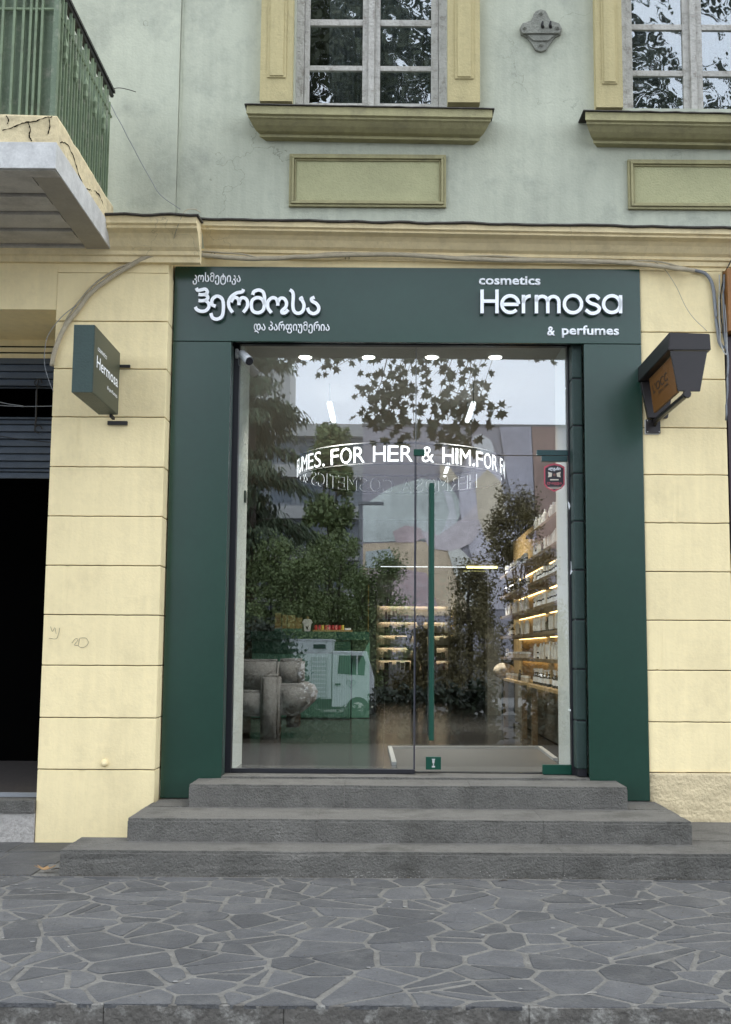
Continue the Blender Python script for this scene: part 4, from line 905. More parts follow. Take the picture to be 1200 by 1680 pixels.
# ring sign
ZRC = 13.6; RR = 172 / F * ZRC; cxr = W(658, 775, CAM_Y + ZRC)[0]; cyr = CAM_Y + ZRC; zrb = W(658, 757, cyr - RR)[1]; hL = W(658, 729, cyr - RR)[1] - zrb
rg = thing('ring_text_sign', 'hanging ring sign of lit white letters spelling cosmetics and perfumes phrases', 'sign', (cxr, cyr, zrb))
txt = 'HERMOSA COSMETICS & PERFUMES. FOR HER & HIM.FOR FAMILY_'
adv = {'_': 2.6, ' ': .36, '.': .3, 'I': .28, 'M': .84, '&': .78, 'O': .82, 'C': .78, 'H': .78, 'A': .74, 'R': .74, 'U': .76, 'S': .7, 'P': .7, 'E': .68, 'F': .64, 'L': .6, 'T': .66, 'Y': .68}
tot = sum(adv[c] for c in txt); pos = 0; amp = None; lay = []
for i, c in enumerate(txt): lay.append((c, pos + adv[c] / 2)); pos += adv[c]
amp = [p for c, p in lay if c == '&'][1]
for c, p in lay:
    if c in ' _': continue
    th = (p - amp) / tot * 2 * PI + math.asin((697 - 658) / 172)     # angle from the near point, positive to the right
    bm = text_bm(c, 1, 0, 0); xs = [v.co.x for v in bm.verts]; ys = [v.co.y for v in bm.verts]; wd = (max(xs) - min(xs)); mx_ = (max(xs) + min(xs)) / 2
    sc_ = hL / .73
    ar = 2 * PI * RR / tot * adv[c] * .86; sx_ = min(ar / wd, sc_ * 1.25)
    back = bmesh.ops.duplicate(bm, geom=list(bm.faces) + list(bm.edges) + list(bm.verts))
    bverts = set(v for v in back['geom'] if isinstance(v, bmesh.types.BMVert))
    for f in back['geom']:
        if isinstance(f, bmesh.types.BMFace): f.material_index = 1
    for v in bm.verts:
        u = (v.co.x - mx_) * sx_; h = v.co.y * sc_; rad = RR - (.005 if v in bverts else 0); a = th + u / RR
        v.co = Vector((cxr + rad * math.sin(a), cyr - rad * math.cos(a), zrb + h))
    bm2 = bm
    me = bpy.data.meshes.new('letter'); bm.to_mesh(me); bm.free(); me.materials.append(M_RINGL); me.materials.append(M_RINGB)
    o = bpy.data.objects.new('letter', me); link(o); o.parent = rg; o.location = -Vector(rg.location)
for zz, m, rr in ((zrb - .02, M_IRON, RR - .02), (zrb + hL + .02, M_RINGB, RR - .02)):
    obj('ring_rail', tube(B(), [(cxr + rr * math.sin(a), cyr - rr * math.cos(a), zz) for a in [2 * PI * k / 72 for k in range(73)]], .013, 5, False), m, rg)
for a in (.14, 2.3, 4.2):
    x, y = cxr + (RR - .02) * math.sin(a), cyr - (RR - .02) * math.cos(a); obj('hanging_wire', tube(B(), [(x, y, zrb - .02), (x, y, CEILZ)], .004, 5), M_ZINC, rg)
# led tubes under the ceiling
for i, (a, b) in enumerate((((541, 662), (548, 690)), ((777, 662), (764, 690)), ((736, 762), (730, 780)))):
    P0, P1 = (Vector((*G(*q, CEILZ - .22), CEILZ - .22)) for q in (a, b)); P1.x = P0.x
    t = thing('led_tube', ('white tube lamp on the ceiling above the left of the letter ring', 'white tube lamp on the ceiling above the right of the letter ring', 'small white tube lamp farther back, seen inside the letter ring')[i], 'lamp', tuple((P0 + P1) / 2), 'ceiling tube lamps')
    obj('tube', tube(B(), [P0, P1], .03, 8), M_LEDW, t)
    for e in (P0, P1): obj('hanging_rod', tube(B(), [e, e + Vector((0, 0, .22))], .006, 6), M_CABG, t)
    ld = bpy.data.lights.new('tube_lamp', 'AREA'); ld.shape = 'RECTANGLE'; ld.size = .1; ld.size_y = (P1 - P0).length; ld.spread = math.radians(120); ld.energy = (55, 30, 120)[i]; ld.color = (1, .97, .92)
    lo = bpy.data.objects.new('tube_lamp', ld); link(lo); lo.parent = t; lo.location = (0, 0, -.05)
# sofa
sf_ = thing('grey_sofa', 'chunky grey upholstered sofa on small castors behind the left glass', 'sofa', (-1.4, 4.6, FZ))
def softbox(nm, x0, x1, y0, y1, z0, z1, r=.07):
    bm = box(B(), x0, x1, y0, y1, z0, z1); bmesh.ops.bevel(bm, geom=list(bm.edges), offset=r, segments=4, affect='EDGES', clamp_overlap=True); return obj(nm, bm, M_SOFA, sf_, smooth=True)
Zs = 14.3; ys = CAM_Y + Zs; U = lambda px: W(px, 1150, ys)[0]; V = lambda py: W(450, py, ys)[1]
softbox('armrest', U(428), U(459), ys - .05, ys + .28, V(1220), V(1106), .035)
softbox('back_cushion', U(390), U(454), ys + .1, ys + .42, V(1133), V(1082), .03)
softbox('back_cushion', U(450), U(489), ys + .32, ys + 1.2, V(1126), V(1081), .035)
softbox('base_cushion', U(390), U(430), ys + .0, ys + 1.2, V(1176), V(1133), .03)
softbox('sofa_frame', U(392), U(488), ys + .45, ys + 1.1, V(1170), V(1108), .02)
bm = B(); prof = [(U(458), V(1122)), (U(492), V(1122)), (U(506), V(1128)), (U(512), V(1140)), (U(509), V(1155)), (U(494), V(1170)), (U(480), V(1175)), (U(458), V(1174))]
prism(bm, [(x, ys + .02, z) for x, z in prof], (0, 1.3, 0)); bmesh.ops.bevel(bm, geom=[e for e in bm.edges if abs(e.verts[0].co.y - e.verts[1].co.y) < .01], offset=.05, segments=4, affect='EDGES'); obj('seat_cushion', bm, M_SOFA, sf_, smooth=True)
softbox('rear_leg_block', U(466), U(488), ys + .35, ys + .6, V(1197), V(1174), .01)
for px in (434, 441, 450): obj('castor', lathe(B(), [(.012, 0), (.018, .01), (.012, .02)], (U(px), ys + .05, FZ), 8), M_BLK, sf_)
# counter
Zc = 18.6; yc = CAM_Y + Zc; U = lambda px: W(px, 1100, yc)[0]; V = lambda py: W(500, py, yc)[1]
ct = thing('green_counter', 'dark green ribbed cash counter behind the grey sofa', 'counter', (-1.2, yc, FZ))
obj('body', box(B(), U(413), U(575), yc, yc + 1.0, FZ + .01, V(1050)), M_CTR, ct)
obj('counter_top', box(B(), U(410), U(606), yc - .03, yc + 1.1, V(1050) + .002, V(1036)), M_CTRT, ct, bevel=.004)
obj('top_band', box(B(), U(413), U(575), yc - .012, yc - .001, V(1072), V(1051)), M_CTRT, ct)
obj('side_wing', box(B(), U(577), U(606), yc + .25, yc + 1.0, FZ + .01, V(1050)), M_CTR, ct)
x = U(414); 
while x < U(573): obj('rib', box(B(), x, x + .03, yc - .014, yc - .001, FZ + .03, V(1074)), M_CTR, ct, bevel=.004); x += .037
M_KRAFT = mat('kraft box', (.34, .24, .09), .6, var=.1)
for i, (a, b, t) in enumerate(((448, 458, 1005), (460, 468, 1008), (469, 481, 1009), (482, 493, 1013))):
    k = thing('product_box', 'tan product box, ' + ('leftmost', 'second', 'third', 'rightmost and shortest')[i] + ' of the row on the green counter', 'box', (U(a), yc + .3, V(1036)), 'tan boxes on the counter')
    obj('carton', box(B(), U(a), U(b), yc + .2, yc + .3, V(1036) + .002, V(t)), M_KRAFT, k); obj('green_base', box(B(), U(a) - .001, U(b) + .001, yc + .197, yc + .2, V(1036) + .003, V(1031)), M_CTR, k)
tb = thing('torso_bottle', 'white shirt-shaped bottle standing on the green counter', 'bottle', (U(502), yc + .2, V(1036)))
sh_ = [(-5, 0), (5, 0), (5, 12), (9, 15), (6, 20), (2, 21), (-2, 21), (-6, 20), (-9, 15), (-5, 12)]
obj('bottle_body', prism(B(), [(U(502 + u), yc + .18, V(1036 - v)) for u, v in sh_], (0, .07, 0)), M_CAMW, tb, bevel=.008); obj('cap', lathe(B(), [(.02, 0), (.015, .04)], (U(502), yc + .215, V(1015)), 10), M_KRAFT, tb)
obj('print_mark', prism(B(), [(U(502 + u), yc + .179, V(1036 - v)) for u, v in ((-3, 10), (0, 8), (3, 10), (1, 6), (2, 3), (-1, 4))], (0, -.001, 0)), M_BLK, tb)
ty = thing('soap_tray', 'wooden tray of small red and yellow pots on the counter', 'tray', (U(545), yc + .2, V(1036)))
obj('tray_board', box(B(), U(512), U(577), yc + .1, yc + .4, V(1036) + .002, V(1033)), M_WOOD, ty)
pc = [(.5, .02, .03), (.55, .03, .08), (.6, .4, .05), (.5, .02, .03), (.55, .05, .12), (.5, .03, .05), (.6, .15, .15), (.45, .02, .03), (.6, .45, .08)]
for i in range(9): obj('small_pot', lathe(B(), [(.026, 0), (.028, .03), (.024, .075)], (U(516 + i * 5.6), yc + .16 + .1 * (i % 2), V(1033) + .001), 10), mat('pot%d' % i, pc[i], .4), ty)
obj('card_stack', box(B(), U(565), U(575), yc + .12, yc + .2, V(1033) + .001, V(1030)), M_CAMW, ty)
# tall dark post
Zp = 20.; yp = CAM_Y + Zp; U = lambda px: W(px, 1060, yp)[0]; V = lambda py: W(610, py, yp)[1]
po = thing('dark_floor_post', 'tall dark rounded display post with bolt heads beside the green counter', 'post', (U(611), yp, FZ))
obj('post_body', box(B(), U(605.5), U(617.5), yp, yp + .06, FZ + .002, V(957)), M_BLK, po, bevel=.02)
for py in (962, 1160): obj('bolt_head', lathe(B(), [(.018, 0), (.018, -.01), (.01, -.02), (.001, -.021)], (U(611.5), yp, V(py)), 10, 'Y'), M_ZINC, po)
obj('brass_edge', box(B(), U(603.4), U(605), yp, yp + .05, FZ + .1, V(960)), mat('brass edge', (.35, .2, .06), .3, metal=.8), po)
# back shelving, its teal glow painted into the panel colour
Zb = 26.; yb = CAM_Y + Zb; U = lambda px: W(px, 1050, yb)[0]; V = lambda py: W(680, py, yb)[1]
bs = thing('back_shelving', 'lit pale shelving along the far back wall of the shop', 'shelves', (U(680), yb, FZ))
M_PALE = mat('peach panel with painted teal glow', (.55, .5, .42), .7, var=.1, vscale=1.2, dirt_or_glow=(.2, .5, .42), dirt_or_glow_amt=.9, dscale=.8)  # teal patches paint the shelf light onto the peach panel
obj('back_panel', box(B(), U(618), U(737), yb + .3, yb + .33, FZ, V(940)), M_PALE, bs)
shy = (991, 1017, 1039, 1059, 1080, 1100)
for i, py in enumerate(shy):
    obj('shelf', box(B(), U(622), U(735), yb, yb + .3, V(py) - .015, V(py) + .01), M_WOODD, bs)
    obj('led_strip', box(B(), U(624), U(733), yb + .25, yb + .27, V(py) - .027, V(py) - .017), M_LED2 if False else mat('peach led', (1, .8, .6), .5, emis=(1, .78, .55), estr=12), bs)
    obj('shelf_lip', box(B(), U(622), U(735), yb - .02, yb - .001, V(py) - .055, V(py) + .012), M_WOODD, bs)
obj('cabinet', box(B(), U(618), U(737), yb - .1, yb + .29, FZ, V(1104)), M_WOODD, bs)
prods = [('dark_box', (.04, .045, .02), 'olive box'), ('pink_pack', (.4, .2, .22), 'pink pack'), ('black_box', (.012, .03, .022), 'black green box'), ('cream_pack', (.5, .42, .32), 'cream pack'), ('white_jar', (.6, .6, .56), 'white jar')]
r_ = random.Random(12)
word = ('top', 'second', 'third', 'fourth', 'fifth', 'lowest')
for i, py in enumerate(shy):
    x = 631; cn_ = 0
    while x < 730:
        wd = r_.uniform(5, 9); 
        if 668 < x < 704: x += wd; continue
        h = r_.uniform(8, 14.5) if i else r_.uniform(6, 13); n, c, lab = prods[(i + (x > 690)) % 5]
        o = obj(n, box(B(), U(x), U(x + wd - .6), yb + .05, yb + .18, V(py) + .012, V(py - h)), mat(lab, c, .5, rndv=.2), bevel=.004)
        cn_ += 1; own_origin(setp(o, '%s, number %s from the left on the %s back wall shelf' % (lab, ['one', 'two', 'three', 'four', 'five', 'six', 'seven', 'eight', 'nine', 'ten', 'eleven', 'twelve', 'thirteen'][cn_ - 1], word[i]), 'product', 'products on the back shelves')); x += wd
bk = setp(obj('rear_bulkhead', box(B(), -2.72, 4.2, yb - .6, yb - .5, V(933), CEILZ), M_IWALL), kind='structure')
o = obj('led_line', box(B(), W(766, 933, yb - .6)[0], W(816, 933, yb - .6)[0], yb - .63, yb - .6, V(935), V(931.5)), M_LEDY); own_origin(setp(o, 'bright yellow strip light at the far end of the ceiling', 'lamp'))
o = obj('led_line', box(B(), W(625, 933, yb - .6)[0], W(764, 933, yb - .6)[0], yb - .61, yb - .6, V(933.6), V(932.6)), M_LEDW); own_origin(setp(o, 'thin pale strip light above the far back shelving', 'lamp'))
# glass partition right of the shelving
gp = thing('glass_partition', 'glass partition with pale metal frame at the back right of the shop', 'partition', (U(775), yb - .2, FZ))
yq = yb - .15
U2 = lambda px: W(px, 1050, yq)[0]; V2 = lambda py: W(780, py, yq)[1]
M_PF = mat('pale partition frame', (.28, .27, .22), .4)
for px in (738, 757, 802): obj('upright', box(B(), U2(px - 1.4), U2(px + 1.4), yq, yq + .05, FZ, V2(936)), M_PF, gp)
for py in (1018, 1098, 1133):
    for a, b in ((739.5, 755.5), (758.5, 800.5)): obj('cross_rail', box(B(), U2(a), U2(b), yq, yq + .05, V2(py) - .015, V2(py) + .015), M_PF, gp)
obj('glass_sheet', box(B(), U2(740), U2(800), yq + .06, yq + .07, FZ, V2(936)), M_INTG, gp)
obj('tall_cabinet', box(B(), W(800, 1100, 10)[0], W(823, 1100, 10)[0], 10, 10.4, FZ, W(812, 1030, 10)[1]), mat('pale cabinet', (.16, .15, .12), .6), None)
setp(bpy.data.objects['tall_cabinet'], 'pale narrow cabinet standing at the end of the right shelves', 'cabinet'); own_origin(bpy.data.objects['tall_cabinet'])
# ---- right wall shelves with bottles
XSF, XW = 1.66, 1.98
YN0, YN1, YF0, YF1 = 1.27, 3.9, 4.35, 7.1
lev = [1.23, 1.525, 1.815, 2.10, 2.39, 2.68, 2.97]
wl = thing('shelf_back_wall', 'honey wood panelled wall behind the right-hand shelves', 'wall', (XW + .2, 4, FZ))
y = YI + .02
obj('lower_wall_panel', box(B(), XW + .005, XW + .03, YI + .02, 8.2, FZ + .01, 1.14), M_IWALL, wl)
while y < 8.2: obj('wall_board', box(B(), XW, XW + .03, y, y + .196, 1.145, 3.3), M_WOOD, wl); y += .2
us = []
for nm, y0, y1, lv, off in (('near', YN0, YN1, lev, 0), ('far', YF0, YF1, lev[:6], 0)):
    u = thing('wall_shelving', 'brown wooden wall shelves lit from below, ' + ('nearer the door' if nm == 'near' else 'farther from the door'), 'shelves', (XSF, y0, FZ), 'wall shelves on the right'); us.append(u)
    for i, z in enumerate(lv):
        obj('shelf', box(B(), XSF, XW - .002, y0, y1, z - .035, z), M_WOODD if i else M_WOOD, u, bevel=.003)
        obj('led_strip', box(B(), XW - .05, XW - .02, y0 + .05, y1 - .05, z - .044, z - .036), M_LED, u)
    for yy in ((y0 + .2, y1 - .25) if nm == 'near' else (y0 + .3, y1 - .2)): obj('support_leg', box(B(), XSF + .03, XSF + .09, yy, yy + .1, FZ + .002, lv[0] - .036), M_WOODD, u)
def bottle(kind):
    t = thing('pump_bottle', 'x', 'bottle'); 
    if kind == 'pump':
        obj('bottle_body', lathe(B(), [(.026, 0), (.028, .01), (.028, .10), (.012, .125), (.012, .135)], seg=10), mat('black bottle', (.012, .01, .012), .25), t)
        obj('bottle_label', lathe(B(), [(.0286, .03), (.0286, .085)], seg=10), M_CAMW, t); obj('pump_head', lathe(B(), [(.013, .136), (.013, .16), (.02, .165), (.018, .18)], seg=8), M_CAMW, t)
    elif kind == 'tube':
        t.name = 'cosmetic_tube'; t['category'] = 'tube'
        obj('tube_body', lathe(B(), [(.02, .025), (.024, .05), (.022, .16), (.004, .19)], seg=8), M_CREAM, t); obj('tube_cap', lathe(B(), [(.02, 0), (.02, .024)], seg=8), M_BLK, t)
    elif kind == 'tall':
        t.name = 'white_bottle'
        obj('bottle_body', lathe(B(), [(.03, 0), (.031, .01), (.031, .16), (.014, .175)], seg=10), M_CREAM, t); obj('bottle_cap', lathe(B(), [(.015, .176), (.015, .21)], seg=8), M_CAMW, t)
    elif kind == 'jar':
        t.name = 'cream_jar'; t['category'] = 'jar'
        obj('jar_body', lathe(B(), [(.038, 0), (.04, .01), (.04, .05)], seg=12), mat('jar beige', (.45, .38, .28), .4), t); obj('jar_lid', lathe(B(), [(.041, .051), (.041, .075)], seg=12), M_CREAM, t)
    elif kind == 'dark':
        t.name = 'dark_bottle'
        obj('bottle_body', lathe(B(), [(.03, 0), (.031, .01), (.031, .11), (.012, .13), (.012, .15)], seg=10), mat('brown black glass', (.02, .012, .01), .2), t); obj('bottle_cap', lathe(B(), [(.014, .151), (.014, .18)], seg=8), M_BLK, t)
    elif kind == 'capped':
        t.name = 'capped_bottle'
        obj('bottle_body', lathe(B(), [(.022, 0), (.023, .01), (.023, .085)], seg=8), mat('black bottle', (.012, .01, .012), .25), t); obj('bottle_label', lathe(B(), [(.0235, .02), (.0235, .065)], seg=8), M_CAMW, t); obj('bottle_cap', lathe(B(), [(.023, .086), (.023, .14)], seg=8), M_CREAM, t)
    return t
M_CREAM = mat('cream plastic', (.68, .66, .60), .4)
proto = {}; desc = {'pump': 'black pump bottle', 'tube': 'cream cosmetic tube', 'tall': 'tall cream bottle', 'jar': 'beige lidded jar', 'dark': 'dark glass bottle', 'capped': 'small cream-capped black bottle'}
def put(kind, x, y, z, label, group, s=1.):
    if kind not in proto: t = proto[kind] = bottle(kind)
    else:
        src = proto[kind]; t = src.copy(); link(t)
        for ch in src.children: c = ch.copy(); link(c); c.parent = t
    t.location = (x, y, z + .001); t['label'] = label; t['group'] = group
    # parts keep their own local position under the copied root
    t.scale = (s, s, s)
plan_near = ['pump', 'tall', 'tube', 'capped', 'capped', 'tube', 'tall']; plan_far = ['jar', 'jar', 'tall', 'tall', 'dark', 'capped']
ORD = 'first second third fourth fifth sixth seventh eighth ninth tenth eleventh twelfth thirteenth fourteenth fifteenth sixteenth seventeenth eighteenth nineteenth twentieth'.split()
nth = ('lowest', 'second lowest', 'third lowest', 'fourth lowest', 'fifth lowest', 'sixth lowest', 'highest')
for nm, y0, y1, plan in (('near', YN0, YN1, plan_near), ('far', YF0, YF1, plan_far)):
    for i, k in enumerate(plan):
        lab = '%s on the %s shelf of the %s right-hand unit' % (desc[k], nth[i], 'nearer' if nm == 'near' else 'farther'); grp = '%s row, %s unit, %s shelf' % (k, nm, nth[i])
        y = y0 + .12; cnt = 0
        while y < y1 - .08:
            if r_.random() < .08: y += .15; continue
            lab = '%s %s from the door, %s %s wall shelf' % (ORD[cnt], desc[k], nth[i], nm); cnt += 1
            kk = k if r_.random() < .68 else r_.choice(('dark', 'capped', 'tube', 'tall', 'pump')) if k != 'pump' else k
            lab = lab.replace(desc[k], desc[kk])
            put(kk, XSF + .08 + r_.uniform(-.008, .02), y, lev[i], lab, grp, {'tall': .85, 'tube': .95, 'dark': 1.0}.get(kk, 1.0) * (r_.uniform(.95, 1.03) if kk == k else r_.uniform(.75, 1.0)))
            y += {'pump': .155, 'tall': .20, 'tube': .15, 'capped': .15, 'jar': .24, 'dark': .16}[k] * (1 + .25 * r_.random())
# straw-coloured bag and dark box on the low far shelf
bm = B(); bmesh.ops.create_icosphere(bm, subdivisions=3, radius=.15, matrix=Matrix.Translation((XSF + .02, YF1 - .3, lev[0] + .10)) @ Matrix.Diagonal((1.0, 1.2, .75, 1)))
for v in bm.verts: v.co += v.co.normalized() * noise.noise(v.co * 14) * .05
own_origin(setp(obj('rolled_towel', bm, mat('beige towel', (.4, .33, .24), .95, var=.2), smooth=True), 'crumpled beige towel bundle at the end of the low far shelf', 'towel'))

# ---- person at the back
M_JACK = mat('dark navy jacket', (.02, .022, .03), .8); M_TROU = mat('black trousers', (.01, .01, .012), .8); M_SKIN = mat('skin', (.45, .28, .2), .6); M_HAIR = mat('dark hair', (.02, .015, .01), .7)
Zq = 23.2; yq = CAM_Y + Zq; xq = W(690, 1080, yq)[0]
ps = thing('person', 'person in a dark jacket and black trousers standing before the lit back shelves', 'person', (xq, yq, FZ))
def skinned(name, verts, edges, m, parent, root=0, sub=2):
    me = bpy.data.meshes.new(name); me.from_pydata([Vector(v[:3]) + Vector((xq, yq, FZ)) for v in verts], edges, []); me.materials.append(m)
    o = bpy.data.objects.new(name, me); link(o); o.parent = parent; o.location = -Vector(parent.location)
    md = o.modifiers.new('skin', 'SKIN'); lay_ = me.skin_vertices[0].data if me.skin_vertices else None
    if lay_ is None: bpy.context.view_layer.update(); lay_ = me.skin_vertices[0].data
    for i, v in enumerate(verts): lay_[i].radius = (v[3], v[4] if len(v) > 4 else v[3]); lay_[i].use_root = (i == root)
    md2 = o.modifiers.new('sub', 'SUBSURF'); md2.levels = sub; md2.render_levels = sub; return o
bv = [(0, 0, .98, .15, .11), (0, 0, 1.15, .145, .10), (0, 0, 1.33, .17, .11), (0, 0, 1.45, .12, .09), (0, -.01, 1.53, .055), (0, -.02, 1.58, .055),
      (-.19, 0, 1.42, .065), (-.27, -.03, 1.18, .052), (-.19, -.22, 1.10, .042), (-.13, -.30, 1.12, .032),
      (.19, 0, 1.42, .065), (.27, 0, 1.16, .052), (.28, -.05, .93, .042), (.28, -.08, .84, .032),
      (-.09, 0, .90, .10), (-.12, -.01, .50, .065), (-.12, .01, .12, .045), (-.13, -.10, .045, .042), (.09, 0, .90, .10), (.13, -.02, .50, .065), (.14, .02, .12, .045), (.15, -.10, .045, .042)]
be = [(0, 1), (1, 2), (2, 3), (3, 4), (4, 5), (3, 6), (6, 7), (7, 8), (8, 9), (3, 10), (10, 11), (11, 12), (12, 13), (0, 14), (14, 15), (15, 16), (16, 17), (0, 18), (18, 19), (19, 20), (20, 21)]
try:
    skinned('body', bv, be, M_JACK, ps)
    lv_ = [(0, 0, .99, .158, .118), (-.09, 0, .88, .108), (-.12, -.01, .50, .076), (-.12, .01, .10, .062), (.09, 0, .88, .108), (.13, -.02, .50, .076), (.14, .02, .10, .062)]
    skinned('trousers', lv_, [(0, 1), (1, 2), (2, 3), (0, 4), (4, 5), (5, 6)], M_TROU, ps)
except Exception as e: print('skin failed', e)
bm = B(); bmesh.ops.create_uvsphere(bm, u_segments=20, v_segments=14, radius=.1, matrix=Matrix.Translation((xq, yq - .02, FZ + 1.66)) @ Matrix.Diagonal((.78, .95, 1.18, 1)))
for v in bm.verts:
    l_ = v.co - Vector((xq, yq - .02, FZ + 1.66))
    if l_.y < -.06 and abs(l_.x) < .02 and -.03 < l_.z < .02: v.co.y -= .02
    if l_.y < -.06 and .01 < abs(l_.x) < .05 and 0 < l_.z < .03: v.co.y += .008
obj('head', bm, M_SKIN, ps, smooth=True)
bm = B()
for s in (-1, 1): bmesh.ops.create_uvsphere(bm, u_segments=8, v_segments=6, radius=.011, matrix=Matrix.Translation((xq + s * .03, yq - .105, FZ + 1.675)))
prism(bm, [(xq - .025, yq - .108, FZ + 1.605), (xq + .025, yq - .108, FZ + 1.605), (xq + .02, yq - .106, FZ + 1.598), (xq - .02, yq - .106, FZ + 1.598)], (0, .01, 0)); obj('eyes_and_mouth', bm, M_HAIR, ps)
bm = B(); bmesh.ops.create_uvsphere(bm, u_segments=18, v_segments=12, radius=.107, matrix=Matrix.Translation((xq, yq + .005, FZ + 1.69)) @ Matrix.Diagonal((.82, .95, 1.08, 1)))
bmesh.ops.delete(bm, geom=[v for v in bm.verts if v.co.y < yq - .045 and v.co.z < FZ + 1.73 or v.co.z < FZ + 1.62], context='VERTS'); obj('hair', bm, M_HAIR, ps, smooth=True)
for s, hx_, hy, hz in ((-1, -.12, -.36, 1.13), (1, .28, -.09, .80)):
    bm = B(); c = Vector((xq + hx_, yq + hy, FZ + hz)); dd = Vector((.3, -1, .05)).normalized() if s < 0 else Vector((0, -.1, -1)).normalized(); sd_ = Vector((0, 0, 1)).cross(dd).normalized() if s < 0 else Vector((0, 1, 0))
    tube(bm, [c - dd * .05, c, c + dd * .035], [.026, .036, .03], 8)
    for k in range(4): q = c + dd * .03 + sd_ * (.024 - .016 * k); ln_ = (.055, .065, .06, .045)[k]; tube(bm, [q, q + dd * ln_ * .6, q + dd * ln_ + Vector((0, 0, -.012))], [.0095, .0085, .006], 6)
    tube(bm, [c + sd_ * .03, c + sd_ * .05 + dd * .03], [.011, .008], 6); obj('hand', bm, M_SKIN, ps)
for s in (-.13, .15): obj('shoe', box(B(), xq + s - .045, xq + s + .045, yq - .19, yq + .07, FZ + .001, FZ + .075), M_TROU, ps, bevel=.025)
own_origin(setp(obj('phone', box(B(), xq - .15, xq - .08, yq - .43, yq - .42, FZ + 1.09, FZ + 1.22), M_BLK, bevel=.003), 'black phone held up in front by the person at the back shelves', 'phone'))

# ================================================================== WHAT STANDS ACROSS THE STREET (seen mirrored in the glass)
def leafcloud(bm, c, rad, n, size, r, sq=(1, 1, 1), droop=0, shell=.45):
    for _ in range(n):
        d = Vector((r.gauss(0, 1), r.gauss(0, 1), r.gauss(0, 1))).normalized() * (shell + (1 - shell) * r.random()) * rad
        p = Vector(c) + Vector((d.x * sq[0], d.y * sq[1], d.z * sq[2])); s = size * r.uniform(.6, 1.3)
        a = Vector((r.gauss(0, 1), r.gauss(0, 1), r.gauss(0, 1) - droop)).normalized(); b = a.cross(Vector((r.gauss(0, 1), r.gauss(0, 1), r.gauss(0, 1)))).normalized()
        vs = [bm.verts.new(p - a * s * .5), bm.verts.new(p + b * s * .3), bm.verts.new(p + a * s * .55), bm.verts.new(p - b * s * .3)]; bm.faces.new(vs)
def fobj(name, bm, m, parent):
    me = bpy.data.meshes.new(name); bm.to_mesh(me); bm.free(); me.materials.append(m); o = bpy.data.objects.new(name, me); link(o); o.parent = parent; o.location = -Vector(parent.location); return o
GZ = -.02
def bush(px, pyt, pxw, Z, m, label, seed, n=5, leaf=.09):
    r = random.Random(seed); top = RV(px, pyt, Z); base = Vector((top.x, top.y, GZ)); wd = pxw / F * Z / 2; H_ = top.z - GZ
    t = thing('street_shrub', label, 'shrub', tuple(base)); bm = B()
    for k in range(n * 9):
        h = H_ * (.12 + .84 * r.random()); q = 1 - .75 * (h / H_) ** 1.6; c = base + Vector((r.uniform(-1, 1) * wd * q, r.uniform(-1, 1) * wd * .6 * q, h)); leafcloud(bm, c, max(.5, wd * .42 * (.45 + q * .6)) * r.uniform(.6, 1.15), 210, leaf, r, (1, 1, 1.1), 0, .15)
    fobj('crown', bm, m, t); bm = B()
    for k in range(5): tube(bm, [base + Vector((0, 0, -.1)), base + Vector((r.uniform(-.1, .1), 0, H_ * .4)), base + Vector((r.uniform(-1, 1) * wd * .5, r.uniform(-.3, .3), H_ * .9))], [.05, .035, .008], 5)
    fobj('trunk', bm, M_BARK, t)
bush(845, 795, 150, 33, M_LEAFB, 'reddish bushy small tree mirrored at the right of the door', 1, 7)
bush(770, 925, 110, 34, M_LEAFB, 'lower brown-leaved shrub mirrored behind the door handle', 2, 5)
bush(635, 905, 80, 35, M_LEAFG, 'thin feathery shrub mirrored left of the door edge', 3, 3)
bush(550, 875, 160, 36, M_LEAFG, 'wide green hedge shrub mirrored in the middle of the left pane', 4, 7)
bush(450, 885, 170, 35, M_LEAFG, 'dense green hedge shrub mirrored behind the sofa', 5, 7)
bush(545, 672, 100, 46, M_LEAFG, 'tall pale green tree mirrored between cedar and mural', 6, 9, .2)
bush(495, 905, 120, 34.5, M_LEAFG, 'broad green bush mirrored above the green counter', 10, 7)
bush(602, 945, 70, 35, M_LEAFG, 'rounded green bush mirrored above the truck cab', 11, 6)
bush(425, 1040, 150, 24, M_LEAFD, 'dark shrub mirrored in front of the truck, over the sofa', 12, 13, .1)
bush(700, 1030, 130, 35, M_LEAFB, 'dark brown-leaved shrub mirrored behind the back shelving', 9, 5)
bush(885, 900, 90, 34, M_LEAFB, 'dull green shrub mirrored near the right shelves', 8, 5)
for k, (a, b, top_, Z) in enumerate(((385, 618, 1150, 23), (612, 812, 1118, 23), (858, 960, 1125, 23))):
    P0, P1 = RV(a, top_, Z), RV(b, top_, Z); r = random.Random(50 + k); t = thing('low_hedge', ('low dark ground hedge mirrored under the truck', 'dark hedge mirrored behind the door handle foot', 'dark hedge mirrored in the lower right of the door')[k], 'hedge', (P0.x, P0.y, GZ)); bm = B()
    x = P0.x
    while x < P1.x:
        for _ in range(3): leafcloud(bm, (x, P0.y + r.uniform(-.5, .5), r.uniform(.0, max(.12, P0.z - .18))), r.uniform(.16, .3), 110, .12, r, (1, 1, 1), 0, .1)
        x += .13
    fobj('foliage', bm, M_LEAFD, t); box_ = B(); box(box_, P0.x, P1.x, P0.y - .5, P0.y + .4, -.17, .03); fobj('soil', box_, M_DARK, t)
